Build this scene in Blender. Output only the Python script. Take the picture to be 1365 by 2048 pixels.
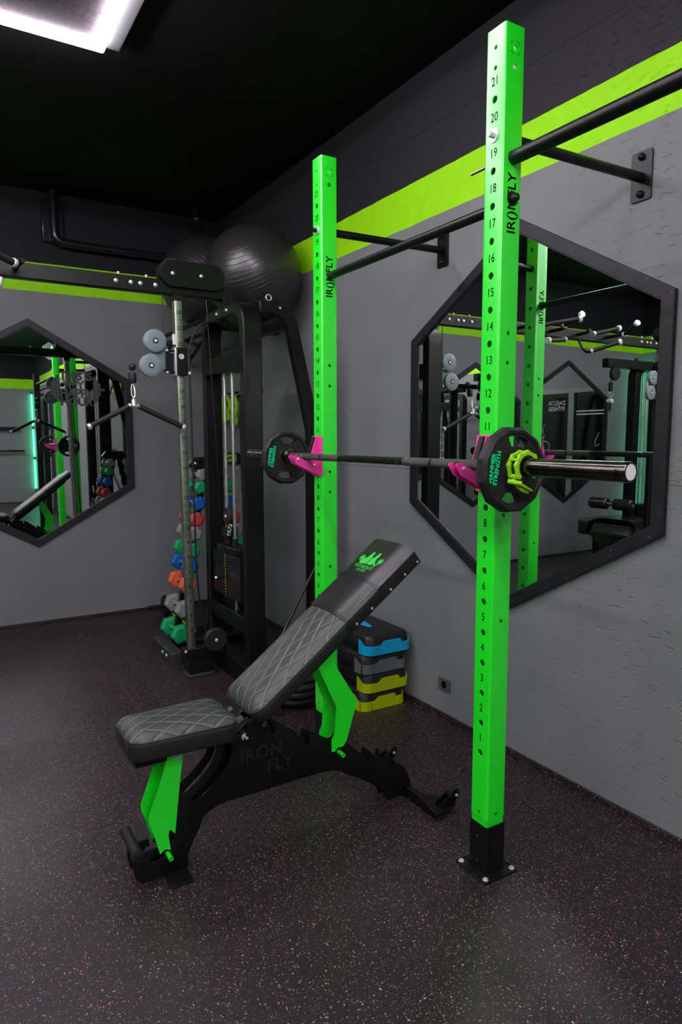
import bpy, bmesh, math, random
from mathutils import Vector, Matrix, Euler
random.seed(4)
PI = math.pi
for o in list(bpy.data.objects): bpy.data.objects.remove(o)
S = bpy.context.scene
COL = S.collection

# ------------------------------------------------------------------ camera, world, exposure
cd = bpy.data.cameras.new('camera'); cam = bpy.data.objects.new('camera', cd); COL.objects.link(cam)
yaw, pitch, roll = .5469, .1097, -.0011
fw = Vector((math.sin(yaw)*math.cos(pitch), math.cos(yaw)*math.cos(pitch), -math.sin(pitch)))
r0 = Vector((math.cos(yaw), -math.sin(yaw), 0)); u0 = r0.cross(fw)
rt = r0*math.cos(roll)+u0*math.sin(roll); up = -r0*math.sin(roll)+u0*math.cos(roll)
cam.matrix_world = Matrix(((rt.x, up.x, -fw.x, -2.1732), (rt.y, up.y, -fw.y, -1.5492), (rt.z, up.z, -fw.z, 1.4255), (0, 0, 0, 1)))
cd.sensor_fit = 'VERTICAL'; cd.sensor_height = 36; cd.lens = 1345.6*36/2048; cd.clip_start = .05
S.camera = cam
W = bpy.data.worlds.new('world'); S.world = W; W.use_nodes = True
W.node_tree.nodes['Background'].inputs[0].default_value = (.8, .82, .85, 1)
W.node_tree.nodes['Background'].inputs[1].default_value = 0.0
S.view_settings.view_transform = 'Standard'; S.view_settings.look = 'None'
S.view_settings.gamma = 1; S.view_settings.use_curve_mapping = False
S.view_settings.exposure = 0.0
LED = 46.0          # strength of the white ceiling tubes
LED_GREEN = 14.0     # strength of the green corner tubes
CEIL = 3.22; YB = 3.9955; YF = -6.9; XL = -5.79
Z1, Z2 = 2.503, 2.711

# ------------------------------------------------------------------ materials
def mat(name, col, rough=.5, metal=0., bump=0., bscale=300., var=0., vscale=6., coat=0., spec=.5, emit=None, estr=0.):
    m = bpy.data.materials.new(name); m.use_nodes = True; nt = m.node_tree; b = nt.nodes['Principled BSDF']
    b.inputs['Base Color'].default_value = (*col, 1); b.inputs['Roughness'].default_value = rough
    b.inputs['Metallic'].default_value = metal; b.inputs['Coat Weight'].default_value = coat
    b.inputs['Coat Roughness'].default_value = .3; b.inputs['Specular IOR Level'].default_value = spec
    tc = nt.nodes.new('ShaderNodeTexCoord')
    n = nt.nodes.new('ShaderNodeTexNoise'); n.inputs['Scale'].default_value = vscale; n.inputs['Detail'].default_value = 5
    nt.links.new(tc.outputs['Object'], n.inputs['Vector'])
    mr = nt.nodes.new('ShaderNodeMapRange'); mr.inputs[3].default_value = rough*(1-.25); mr.inputs[4].default_value = min(1, rough*(1+.25))
    nt.links.new(n.outputs[0], mr.inputs[0]); nt.links.new(mr.outputs[0], b.inputs['Roughness'])
    if var:
        mx = nt.nodes.new('ShaderNodeMix'); mx.data_type = 'RGBA'
        mx.inputs[6].default_value = (*[c*(1-var) for c in col], 1); mx.inputs[7].default_value = (*[min(1, c*(1+var)) for c in col], 1)
        nt.links.new(n.outputs[0], mx.inputs[0]); nt.links.new(mx.outputs[2], b.inputs['Base Color'])
    if bump:
        n2 = nt.nodes.new('ShaderNodeTexNoise'); n2.inputs['Scale'].default_value = bscale; n2.inputs['Detail'].default_value = 3
        nt.links.new(tc.outputs['Object'], n2.inputs['Vector'])
        bp = nt.nodes.new('ShaderNodeBump'); bp.inputs['Strength'].default_value = bump; bp.inputs['Distance'].default_value = .002
        nt.links.new(n2.outputs[0], bp.inputs['Height']); nt.links.new(bp.outputs[0], b.inputs['Normal'])
    if emit:
        b.inputs['Emission Color'].default_value = (*emit, 1); b.inputs['Emission Strength'].default_value = estr
    return m
class N:
    """tiny node-math helper"""
    def __init__(s, nt): s.nt = nt
    def v(s, x, node, i):
        if hasattr(x, 'is_linked') or hasattr(x, 'links'): s.nt.links.new(x, node.inputs[i])
        else: node.inputs[i].default_value = x
    def m(s, op, a, b=0., c=None):
        n = s.nt.nodes.new('ShaderNodeMath'); n.operation = op; s.v(a, n, 0); s.v(b, n, 1)
        if c is not None: s.v(c, n, 2)
        return n.outputs[0]
    def mix(s, f, a, b):
        n = s.nt.nodes.new('ShaderNodeMix'); n.data_type = 'RGBA'; s.v(f, n, 0)
        for i, x in ((6, a), (7, b)):
            if isinstance(x, tuple): n.inputs[i].default_value = (*x, 1)
            else: s.nt.links.new(x, n.inputs[i])
        return n.outputs[2]
    def noise(s, vec, sc, det=3, scale3=None):
        n = s.nt.nodes.new('ShaderNodeTexNoise'); n.inputs['Scale'].default_value = sc; n.inputs['Detail'].default_value = det
        if scale3:
            mp = s.nt.nodes.new('ShaderNodeMapping'); mp.inputs['Scale'].default_value = scale3
            s.nt.links.new(vec, mp.inputs[0]); vec = mp.outputs[0]
        s.nt.links.new(vec, n.inputs['Vector']); return n.outputs[0]
    def ramp(s, x, lo, hi, a=0., b=1.):
        n = s.nt.nodes.new('ShaderNodeMapRange'); s.v(x, n, 0)
        n.inputs[1].default_value = lo; n.inputs[2].default_value = hi; n.inputs[3].default_value = a; n.inputs[4].default_value = b
        return n.outputs[0]

GREY = (.205, .214, .218); DARK = (.021, .021, .023); LIME = (.31, .80, .0)
def wall_mat(name, rough_side):
    m = bpy.data.materials.new(name); m.use_nodes = True; nt = m.node_tree; b = nt.nodes['Principled BSDF']; k = N(nt)
    tc = nt.nodes.new('ShaderNodeTexCoord'); P = tc.outputs['Object']
    sx = nt.nodes.new('ShaderNodeSeparateXYZ'); nt.links.new(P, sx.inputs[0]); z = sx.outputs[2]; y = sx.outputs[1]
    wob = k.m('MULTIPLY', k.m('SUBTRACT', k.noise(P, 9, 4), .5), .008)
    zz = k.m('ADD', z, wob)
    f1 = k.ramp(zz, Z1-.001, Z1+.001); f2 = k.ramp(zz, Z2-.001, Z2+.001)
    mott = k.noise(P, 2.2, 5)
    g = k.mix(mott, tuple(c*.86 for c in GREY), tuple(c*1.12 for c in GREY))
    lim = k.mix(k.noise(P, 14, 5), tuple(c*.88 for c in LIME), (.38, .86, .01))
    c = k.mix(f1, g, lim); c = k.mix(f2, c, DARK if rough_side else (.010, .010, .012))  # other walls get a blacker top band: weaker light there put into the colour
    # pale chips and chalk specks, denser near the machine end of the wall
    sp = k.noise(P, 150, 2)
    zone = k.noise(P, 1.6, 3)
    chip = k.m('MULTIPLY', k.ramp(sp, .745, .76), k.ramp(zone, .50, .62))
    if rough_side:
        st = k.noise(P, 64, 4, (1, .28, 1))       # elongated strand marks of the board showing through the paint
        strand = k.ramp(st, .60, .70)
        near = k.ramp(y, 1.0, -.1)
        nt.nodes.new
        crack = k.m('MULTIPLY', k.ramp(k.m('ABSOLUTE', k.m('SUBTRACT', z, 2.93)), .0035, .0015), 1.)
        c = k.mix(crack, c, (.006, .006, .006))
        bl = k.m('MULTIPLY', k.ramp(k.m('ABSOLUTE', k.m('SUBTRACT', k.m('ADD', z, wob), 1.262)), .003, .0012), .55)
        c = k.mix(bl, c, (.02, .02, .02))
    c = k.mix(k.m('MULTIPLY', chip, .6), c, (.5, .5, .52))
    nt.links.new(c, b.inputs['Base Color'])
    h = k.noise(P, 60, 6)
    if rough_side:
        h = k.m('ADD', k.m('MULTIPLY', h, .5), k.m('MULTIPLY', k.m('MULTIPLY', strand, near), -1.5))
    bp = nt.nodes.new('ShaderNodeBump'); bp.inputs['Strength'].default_value = .8; bp.inputs['Distance'].default_value = .0024
    nt.links.new(h, bp.inputs['Height']); nt.links.new(bp.outputs[0], b.inputs['Normal'])
    b.inputs['Roughness'].default_value = .62; b.inputs['Specular IOR Level'].default_value = .22
    return m
def floor_mat(name, seams=True):
    m = bpy.data.materials.new(name); m.use_nodes = True; nt = m.node_tree; b = nt.nodes['Principled BSDF']; k = N(nt)
    tc = nt.nodes.new('ShaderNodeTexCoord'); P = tc.outputs['Object']
    sx = nt.nodes.new('ShaderNodeSeparateXYZ'); nt.links.new(P, sx.inputs[0]); x, y = sx.outputs[0], sx.outputs[1]
    base = k.mix(k.noise(P, 1.3, 4), (.0100, .0074, .0086), (.0165, .0115, .0138))
    def specks(scale, lo, size, off):
        mp = nt.nodes.new('ShaderNodeMapping'); mp.inputs['Location'].default_value = off
        nt.links.new(P, mp.inputs[0])
        ns = nt.nodes.new('ShaderNodeTexNoise'); ns.inputs['Scale'].default_value = 60
        nt.links.new(mp.outputs[0], ns.inputs['Vector'])
        ad = nt.nodes.new('ShaderNodeMix'); ad.data_type = 'VECTOR'; ad.inputs[0].default_value = .02
        nt.links.new(mp.outputs[0], ad.inputs[4]); nt.links.new(ns.outputs[1], ad.inputs[5])
        v = nt.nodes.new('ShaderNodeTexVoronoi'); v.inputs['Scale'].default_value = scale
        nt.links.new(ad.outputs[1], v.inputs['Vector'])
        sc = nt.nodes.new('ShaderNodeSeparateColor'); nt.links.new(v.outputs['Color'], sc.inputs[0])
        msk = k.m('MULTIPLY', k.ramp(v.outputs['Distance'], size+.04, size-.04), k.ramp(sc.outputs[0], lo, lo+.02))
        return msk, sc.outputs[1], sc.outputs[2]
    c = base
    for (s_, lo, sz, off, gain) in ((125, .60, .25, (0, 0, 0), 1.), (200, .52, .23, (3.1, 1.7, .4), .7)):
        msk, g, h = specks(s_, lo, sz, off)
        pink = k.mix(h, (.42, .06, .10), (.55, .16, .20))
        white = k.mix(h, (.16, .14, .15), (.50, .44, .44))
        col = k.mix(k.ramp(g, .45, .5), pink, white)
        c = k.mix(k.m('MULTIPLY', msk, gain), c, col)
    if seams:
        s1 = k.ramp(k.m('ABSOLUTE', k.m('SUBTRACT', y, k.m('ADD', 1.836, k.m('MULTIPLY', x, -.012)))), .006, .003)
        s2 = k.m('MULTIPLY', k.ramp(k.m('ABSOLUTE', k.m('ADD', x, 1.305)), .005, .0025), k.ramp(y, 1.83, 1.84))
        s3 = k.ramp(k.m('ABSOLUTE', k.m('SUBTRACT', y, -.20)), 0, 0, 0, 0)
        sm = k.m('MAXIMUM', s1, s2)
        c = k.mix(k.m('MULTIPLY', sm, k.ramp(k.noise(P, 5, 3), .3, .6, .15, .7)), c, (.075, .07, .072))
    nt.links.new(c, b.inputs['Base Color'])
    rr = k.ramp(k.noise(P, 1.1, 5), .3, .7, .36, .50)
    nt.links.new(rr, b.inputs['Roughness']); b.inputs['Specular IOR Level'].default_value = .62
    bp = nt.nodes.new('ShaderNodeBump'); bp.inputs['Strength'].default_value = .35; bp.inputs['Distance'].default_value = .0012
    nt.links.new(k.noise(P, 320, 3), bp.inputs['Height']); nt.links.new(bp.outputs[0], b.inputs['Normal'])
    return m
def quilt_mat(name, xmax):
    """dark vinyl with white thread sewn in long diamonds; object x runs along the pad, y across"""
    m = bpy.data.materials.new(name); m.use_nodes = True; nt = m.node_tree; b = nt.nodes['Principled BSDF']; k = N(nt)
    tc = nt.nodes.new('ShaderNodeTexCoord'); P = tc.outputs['Object']
    sx = nt.nodes.new('ShaderNodeSeparateXYZ'); nt.links.new(P, sx.inputs[0]); x, y, z = sx.outputs
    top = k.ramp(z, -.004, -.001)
    def fam(sgn):
        d = k.m('DIVIDE', k.m('ADD', y, k.m('MULTIPLY', x, sgn*.5)), .0525)
        return k.m('ABSOLUTE', k.m('SUBTRACT', k.m('FRACT', k.m('ADD', d, 50.25)), .5))       # 0 on the seam
    a, c2 = fam(-1), fam(1)
    dash = k.ramp(k.m('SINE', k.m('MULTIPLY', x, 900)), -.5, -.2)
    def thread(d): return k.m('MULTIPLY', k.ramp(d, .019, .011), dash)
    th = k.m('MAXIMUM', thread(a), k.m('MULTIPLY', thread(c2), .35))
    # double stitch row just under the piping
    edge = k.m('MULTIPLY', k.ramp(k.m('ABSOLUTE', k.m('ADD', z, .0105)), .0010, .0005), dash)
    th = k.m('MULTIPLY', th, top)
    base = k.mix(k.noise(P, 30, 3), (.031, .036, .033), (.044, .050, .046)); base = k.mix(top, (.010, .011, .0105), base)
    c = k.mix(k.m('MULTIPLY', th, .85), base, (.62, .62, .58)); c = k.mix(k.m('MULTIPLY', edge, .25), c, (.5, .5, .47))
    nt.links.new(c, b.inputs['Base Color']); b.inputs['Roughness'].default_value = .42; b.inputs['Specular IOR Level'].default_value = .6
    gr = k.m('MINIMUM', k.ramp(a, 0, .16), k.ramp(c2, 0, .16)); gr = k.m('POWER', gr, .5)
    gr = k.m('ADD', k.m('MULTIPLY', k.m('SUBTRACT', gr, 1.), top), 1.)
    h = k.m('ADD', k.m('MULTIPLY', gr, 1.), k.m('MULTIPLY', k.noise(P, 700, 2), .08))
    bp = nt.nodes.new('ShaderNodeBump'); bp.inputs['Strength'].default_value = .7; bp.inputs['Distance'].default_value = .004
    nt.links.new(h, bp.inputs['Height']); nt.links.new(bp.outputs[0], b.inputs['Normal'])
    return m
def mirror_mat():
    m = bpy.data.materials.new('mirror_glass'); m.use_nodes = True; nt = m.node_tree; b = nt.nodes['Principled BSDF']; k = N(nt)
    tc = nt.nodes.new('ShaderNodeTexCoord')
    nt.links.new(k.mix(k.noise(tc.outputs['Object'], 3, 2), (.74, .79, .77), (.78, .82, .80)), b.inputs['Base Color'])
    b.inputs['Metallic'].default_value = 1; b.inputs['Roughness'].default_value = .004
    return m
M = dict(
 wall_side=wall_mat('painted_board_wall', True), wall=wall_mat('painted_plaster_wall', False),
 ceil=mat('black_ceiling_paint', (.006, .006, .007), .75, bump=.2, bscale=80, var=.2, spec=.2),
 floor=floor_mat('speckled_rubber'), curb=floor_mat('speckled_rubber_strip', False),
 green=mat('green_powder_coat', (.004, .90, .012), .38, bump=.12, bscale=900, spec=.7, coat=.9),
 black=mat('black_powder_coat', (.0045, .0045, .005), .42, bump=.15, bscale=900, spec=.28),
 blackm=mat('satin_black_steel', (.0050, .0055, .0055), .36, bump=.08, bscale=700, spec=.28),
 frame=mat('dark_mirror_frame', (.0075, .0075, .0095), .5, bump=.3, bscale=120, var=.3, vscale=25),
 pink=mat('pink_powder_coat', (.86, .05, .36), .35, bump=.1, bscale=900),
 chrome=mat('chrome', (.80, .79, .74), .34, 1., var=.2, vscale=20),
 steel=mat('brushed_steel', (.40, .41, .36), .36, 1., bump=.2, bscale=200, var=.25, vscale=12),
 zinc=mat('zinc_bolt', (.70, .71, .73), .32, .55),
 bar=mat('black_zinc_bar', (.035, .034, .033), .32, .8, var=.4, vscale=14, bump=.15, bscale=500),
 knurl=mat('knurled_steel', (.13, .13, .125), .5, .8, var=.5, vscale=40, bump=1., bscale=1500),
 sleeve=mat('worn_dark_sleeve', (.085, .08, .072), .20, 1., var=.6, vscale=18),
 rubber=mat('black_rubber', (.012, .012, .012), .55, bump=.3, bscale=600, spec=.4),
 ball=mat('black_ball_vinyl', (.022, .022, .022), .33, bump=.1, bscale=60, spec=.7),
 lime=mat('lime_plastic', (.30, .70, .01), .38),
 teal=mat('mint_lettering', (.0, .80, .32), .5),
 ink=mat('black_cutout', (.001, .002, .001), .8, spec=.1),
 white=mat('white_plastic', (.75, .75, .75), .4), grey=mat('grey_pulley', (.19, .24, .27), .4, bump=.1),
 vinyl=mat('black_vinyl', (.011, .011, .012), .36, bump=.25, bscale=40, var=.2, spec=.6),
 logo=mat('green_print', (.04, .60, .07), .5),
 thread=mat('pale_thread', (.4, .4, .38), .7),
 mirror=mirror_mat(),
 hexgreen=mat('green_vinyl_head', (.0, .33, .11), .45, bump=.15, bscale=200),
 hexgrey=mat('grey_vinyl_head', (.23, .25, .25), .45, bump=.15, bscale=200),
 hexblue=mat('blue_vinyl_head', (.0, .10, .42), .45, bump=.15, bscale=200),
 hexorange=mat('orange_vinyl_head', (.72, .12, .05), .45, bump=.15, bscale=200),
 hexred=mat('red_vinyl_head', (.52, .05, .055), .45, bump=.15, bscale=200),
 sblue=mat('blue_step_band', (.0, .42, .78), .45), sgrey=mat('grey_step_band', (.13, .145, .16), .5),
 slime=mat('lime_step_band', (.42, .52, .0), .45), splast=mat('black_step_plastic', (.009, .009, .009), .42, bump=.3, bscale=900),
 frost=mat('pale_panel', (.5, .52, .52), .6), doorgrey=mat('grey_door_frame', (.2, .21, .22), .45),
 glass=mat('dark_door_glass', (.004, .005, .005), .06, spec=.7), letter=mat('pale_lettering', (.55, .62, .6), .6),
 sticker=mat('dark_grey_sticker', (.045, .05, .052), .6), card=mat('grey_card', (.08, .08, .085), .6, var=.3, vscale=40),
 yellow=mat('yellow_numerals', (.55, .40, .06), .5), red=mat('red_rubber_tube', (.5, .02, .02), .4),
 led=mat('white_led_tube', (.9, .9, .9), .4, emit=(1., .93, 1.), estr=LED),
 led_fill=mat('fill_led_tube', (.9, .9, .9), .4, emit=(1., .96, 1.), estr=LED*2.2),  # stronger tubes for the unseen light added to brighten the lower room
 ledg=mat('green_led_tube', (.5, .9, .8), .4, emit=(.03, 1., .45), estr=LED_GREEN),
 ledb=mat('blue_led', (.1, .1, .9), .4, emit=(.1, .25, 1.), estr=12),
 felt=mat('speckled_dark_panel', (.060, .048, .058), .9, var=.9, vscale=60, spec=.1), charcoal=mat('charcoal_steel', (.03, .032, .034), .45),
 etch=mat('etched_black_steel', (.009, .009, .009), .5),
 socket=mat('grey_socket', (.085, .083, .085), .35), duct=mat('glossy_black_pipe', (.010, .011, .013), .22),
)

def add_chips(m, scale, lo, col):
    nt = m.node_tree; b = nt.nodes['Principled BSDF']; k = N(nt); tc = nt.nodes.new('ShaderNodeTexCoord')
    src = b.inputs['Base Color'].links[0].from_socket if b.inputs['Base Color'].is_linked else tuple(b.inputs['Base Color'].default_value)[:3]
    f = k.m('MULTIPLY', k.ramp(k.noise(tc.outputs['Object'], scale, 2), lo, lo+.015), k.ramp(k.noise(tc.outputs['Object'], 3, 2), .45, .6))
    nt.links.new(k.mix(f, src, col), b.inputs['Base Color'])
add_chips(M['frame'], 130, .72, (.55, .55, .58)); add_chips(M['bar'], 45, .66, (.30, .30, .29)); add_chips(M['knurl'], 60, .68, (.6, .6, .6))

M['green'].node_tree.nodes['Principled BSDF'].inputs['Coat IOR'].default_value = 1.75

# ------------------------------------------------------------------ mesh helpers
class MB:
    def __init__(s): s.bm = bmesh.new(); s.T = None
    def _v(s, p):
        p = Vector(p)
        if s.T: p = s.T(p)
        return s.bm.verts.new(p)
    def face(s, pts): s.bm.faces.new([s._v(p) for p in pts]); return s
    def loft(s, rings, caps=True, close=True):
        R = [[s._v(p) for p in r] for r in rings]; n = len(R[0])
        for a, b in zip(R, R[1:]):
            for i in range(n if close else n-1):
                j = (i+1) % n
                s.bm.faces.new((a[i], a[j], b[j], b[i]))
        if caps:
            s.bm.faces.new(R[0][::-1]); s.bm.faces.new(R[-1])
        return s
    def box(s, x0, x1, y0, y1, z0, z1):
        return s.loft([[(x0, y0, z), (x1, y0, z), (x1, y1, z), (x0, y1, z)] for z in (z0, z1)])
    def obox(s, c, ax, ay, az, L):
        c = Vector(c); ax, ay, az = Vector(ax).normalized()*L[0]/2, Vector(ay).normalized()*L[1]/2, Vector(az).normalized()*L[2]/2
        return s.loft([[c-ax-ay+az*k, c+ax-ay+az*k, c+ax+ay+az*k, c-ax+ay+az*k] for k in (-1, 1)])
    def prism(s, pts, off):
        off = Vector(off); return s.loft([[Vector(p) for p in pts], [Vector(p)+off for p in pts]])
    def xz(s, pts, y0, y1): return s.prism([(x, y0, z) for x, z in pts], (0, y1-y0, 0))
    def yz(s, pts, x0, x1): return s.prism([(x0, y, z) for y, z in pts], (x1-x0, 0, 0))
    def xy(s, pts, z0, z1): return s.prism([(x, y, z0) for x, y in pts], (0, 0, z1-z0))
    def ring(s, outer, inner, off):
        """tube of any cross-section: outer and inner loops with equal counts, pushed by off"""
        off = Vector(off); n = len(outer)
        A = [s._v(p) for p in outer]; B = [s._v(p) for p in inner]
        C = [s._v(Vector(p)+off) for p in outer]; D = [s._v(Vector(p)+off) for p in inner]
        for i in range(n):
            j = (i+1) % n; f = s.bm.faces.new
            f((A[i], A[j], B[j], B[i])); f((C[j], C[i], D[i], D[j])); f((A[j], A[i], C[i], C[j])); f((B[i], B[j], D[j], D[i]))
        return s
    def lathe(s, p, d, prof, seg=28, caps=True):
        p = Vector(p); d = Vector(d).normalized()
        a = d.orthogonal().normalized(); b = d.cross(a)
        return s.loft([[p+d*t+(a*math.cos(2*PI*i/seg)+b*math.sin(2*PI*i/seg))*max(r, 1e-5) for i in range(seg)] for t, r in prof], caps)
    def cyl(s, p, q, r, seg=24, r2=None, bev=0):
        p, q = Vector(p), Vector(q); L = (q-p).length; r2 = r if r2 is None else r2
        prof = [(0, r), (L, r2)] if not bev else [(0, r-bev), (bev, r), (L-bev, r2), (L, r2-bev)]
        return s.lathe(p, q-p, prof, seg)
    def tube(s, pts, r, seg=12, smooth=0, closed=False):
        P = [Vector(p) for p in pts]
        for _ in range(smooth):
            Q = [P[0]]
            for a, b in zip(P, P[1:]): Q += [a*.75+b*.25, a*.25+b*.75]
            P = Q+[P[-1]]
        rings = []; a = None
        for i, p in enumerate(P):
            d = (P[min(i+1, len(P)-1)]-P[max(i-1, 0)]).normalized()
            a = (d.orthogonal() if a is None else a-d*a.dot(d)).normalized(); b = d.cross(a)
            rings.append([p+(a*math.cos(2*PI*k/seg)+b*math.sin(2*PI*k/seg))*r for k in range(seg)])
        if closed: rings.append(rings[0]); return s.loft(rings, False)
        return s.loft(rings)
    def torus(s, c, n, R, r, seg=32, rs=10):
        c = Vector(c); n = Vector(n).normalized(); a = n.orthogonal().normalized(); b = n.cross(a)
        rings = []
        for i in range(seg+1):
            e = a*math.cos(2*PI*i/seg)+b*math.sin(2*PI*i/seg)
            rings.append([c+e*(R+r*math.cos(2*PI*k/rs))+n*r*math.sin(2*PI*k/rs) for k in range(rs)])
        return s.loft(rings, False)
    def ball(s, c, r, seg=48, rings=24):
        m = Matrix.Translation(Vector(c))
        bmesh.ops.create_uvsphere(s.bm, u_segments=seg, v_segments=rings, radius=r, matrix=m); return s
    def add(s, me, mtx):
        t = bmesh.new(); t.from_mesh(me); t.transform(mtx)
        vm = {v: s._v(v.co) for v in t.verts}
        for f in t.faces:
            try: s.bm.faces.new([vm[v] for v in f.verts])
            except ValueError: pass
        t.free(); return s
    def build(s, name, m, parent=None, bevel=0, smooth=35, seg=2):
        bm = s.bm; bmesh.ops.remove_doubles(bm, verts=bm.verts, dist=1e-6)
        bmesh.ops.recalc_face_normals(bm, faces=bm.faces)
        me = bpy.data.meshes.new(name)
        off = Vector(parent_origin(parent)) if parent else Vector((0, 0, 0))
        if parent is not None: bmesh.ops.translate(bm, verts=bm.verts, vec=-off)
        bm.to_mesh(me); bm.free()
        o = bpy.data.objects.new(name, me); COL.objects.link(o)
        me.materials.append(M[m] if isinstance(m, str) else m)
        if smooth:
            for p in me.polygons: p.use_smooth = True
            me.set_sharp_from_angle(angle=math.radians(smooth))
        if bevel:
            b = o.modifiers.new('bevel', 'BEVEL'); b.width = bevel; b.segments = seg; b.limit_method = 'ANGLE'; b.angle_limit = math.radians(40)
        if parent is not None: o.parent = parent
        return o
def parent_origin(p):
    v = Vector((0, 0, 0))
    while p is not None: v += p.location; p = p.parent
    return v
def thing(name, label, cat, loc=(0, 0, 0), group=None):
    o = bpy.data.objects.new(name, None); COL.objects.link(o); o.location = loc; o.empty_display_size = .05
    o['label'] = label; o['category'] = cat
    if group: o['group'] = group
    return o
def tag(o, label, cat, group=None):
    o['label'] = label; o['category'] = cat
    if group: o['group'] = group
    return o
def struct(name, mb, m, label=None, bevel=0, **k):
    o = mb.build(name, m, bevel=bevel, **k); o['kind'] = 'structure'
    o['label'] = label or name.replace('_', ' '); o['category'] = name.split('_')[0]; return o
def copy_tree(o, parent=None):
    c = o.copy(); COL.objects.link(c)
    if parent is not None: c.parent = parent
    for ch in list(o.children): copy_tree(ch, c)
    return c
TXT = {}
def text_mesh(body, size, space=1.0, shear=0., bold=0.):
    cu = bpy.data.curves.new('t', 'FONT'); cu.body = body; cu.size = size; cu.align_x = 'CENTER'; cu.align_y = 'CENTER'
    cu.extrude = .0004; cu.space_character = space; cu.shear = shear; cu.offset = bold; cu.resolution_u = 4
    o = bpy.data.objects.new('t', cu); COL.objects.link(o)
    me = bpy.data.meshes.new_from_object(o.evaluated_get(bpy.context.evaluated_depsgraph_get()))
    bpy.data.objects.remove(o); return me
def frame_mtx(origin, xdir, ydir, sx=1., sy=1.):
    x = Vector(xdir).normalized(); y = Vector(ydir).normalized(); z = x.cross(y)
    m = Matrix((x*sx, y*sy, z)).transposed().to_4x4(); m.translation = Vector(origin); return m
def rrect(cx, cy, hx, hy, r, n=4):
    out = []
    for (sx, sy, a0) in ((1, 1, 0), (-1, 1, PI/2), (-1, -1, PI), (1, -1, 1.5*PI)):
        for i in range(n+1):
            a = a0+PI/2*i/n; out.append((cx+sx*(hx-r)+r*math.cos(a), cy+sy*(hy-r)+r*math.sin(a)))
    return out
def cut(o, cutter_mb):
    """subtract a mesh for good (laser-cut holes)"""
    bm = cutter_mb.bm; bmesh.ops.recalc_face_normals(bm, faces=bm.faces)
    me = bpy.data.meshes.new('c'); bm.to_mesh(me); bm.free()
    c = bpy.data.objects.new('c', me); COL.objects.link(c)
    b = o.modifiers.new('b', 'BOOLEAN'); b.object = c; b.operation = 'DIFFERENCE'; b.solver = 'EXACT'
    c.location = parent_origin(o.parent)
    bpy.context.view_layer.update()
    new = bpy.data.meshes.new_from_object(o.evaluated_get(bpy.context.evaluated_depsgraph_get()))
    o.modifiers.remove(b); o.data = new; bpy.data.objects.remove(c)
    for p in new.polygons: p.use_smooth = True
    new.set_sharp_from_angle(angle=math.radians(30))

# ------------------------------------------------------------------ room shell
struct('floor', MB().box(XL-.1, .1, YF-.1, YB+.1, -.1, 0), 'floor', 'black rubber floor flecked with pink and white', smooth=0)
struct('ceiling', MB().box(XL-.1, .1, YF-.1, YB+.1, CEIL, CEIL+.1), 'ceil', 'matt black ceiling', smooth=0)
struct('wall_right', MB().box(0, .12, YF-.1, YB+.1, 0, CEIL), 'wall_side', 'grey board wall with a lime stripe and dark band above', smooth=0)
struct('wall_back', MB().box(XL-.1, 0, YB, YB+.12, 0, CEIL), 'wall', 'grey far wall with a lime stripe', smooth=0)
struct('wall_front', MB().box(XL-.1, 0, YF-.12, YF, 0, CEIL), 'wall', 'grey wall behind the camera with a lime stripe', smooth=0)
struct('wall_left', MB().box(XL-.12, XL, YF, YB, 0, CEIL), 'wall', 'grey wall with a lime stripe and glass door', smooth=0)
struct('baseboard_right', MB().box(-.012, 0, YF, YB, 0, .028), 'curb', 'low speckled rubber strip along the right wall', bevel=.002)
struct('baseboard_back', MB().box(XL, -.012, YB-.012, YB, 0, .022), 'curb', 'low speckled rubber strip along the far wall', bevel=.002)
struct('baseboard_left', MB().box(XL, XL+.012, YF, YB-.012, 0, .022), 'curb', 'low speckled rubber strip along the left wall')
struct('baseboard_front', MB().box(XL+.012, -.012, YF, YF+.012, 0, .022), 'curb', 'low speckled rubber strip behind the camera')

# ceiling light: dropped board with a rectangle of LED tube
def ceiling_light(x0, x1, y0, y1, label, led='led'):
    t = thing('ceiling_light', label, 'ceiling light', ((x0+x1)/2, (y0+y1)/2, CEIL), 'rectangular LED ceiling lights')
    w = .075
    MB().ring([(x0-.01, y0-.01, CEIL-.05), (x1+w, y0-.01, CEIL-.05), (x1+w, y1+.012, CEIL-.05), (x0-.01, y1+.012, CEIL-.05)],
              [(x0+w, y0+w, CEIL-.05), (x1-w, y0+w, CEIL-.05), (x1-w, y1-w, CEIL-.05), (x0+w, y1-w, CEIL-.05)], (0, 0, .05)).build('light_board', 'card', t, bevel=.004)
    MB().box(x0+.058, x1-.058, y0+.058, y1-.058, CEIL-.058, CEIL-.045).build('inner_panel', 'felt', t)
    MB().ring([(x0, y0, CEIL-.085), (x1, y0, CEIL-.085), (x1, y1, CEIL-.085), (x0, y1, CEIL-.085)],
              [(x0+.055, y0+.055, CEIL-.085), (x1-.055, y0+.055, CEIL-.085), (x1-.055, y1-.055, CEIL-.085), (x0+.055, y1-.055, CEIL-.085)], (0, 0, .034)).build('led_tube', led, t, bevel=.008)
ceiling_light(-3.1, -1.405, -.35, 1.755, 'glowing rectangular tube light on the black ceiling above the bench')
ceiling_light(-3.1, -1.42, -4.2, -2.4, 'unseen rectangular tube light added behind the camera to brighten the lower room', 'led_fill')  # unseen light, added to lift the lower walls and uprights
ceiling_light(-5.2, -4.1, -.35, 1.70, 'unseen rectangular tube light added above the glass door side of the room')  # unseen extra light, added besides the tube frame in view

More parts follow.
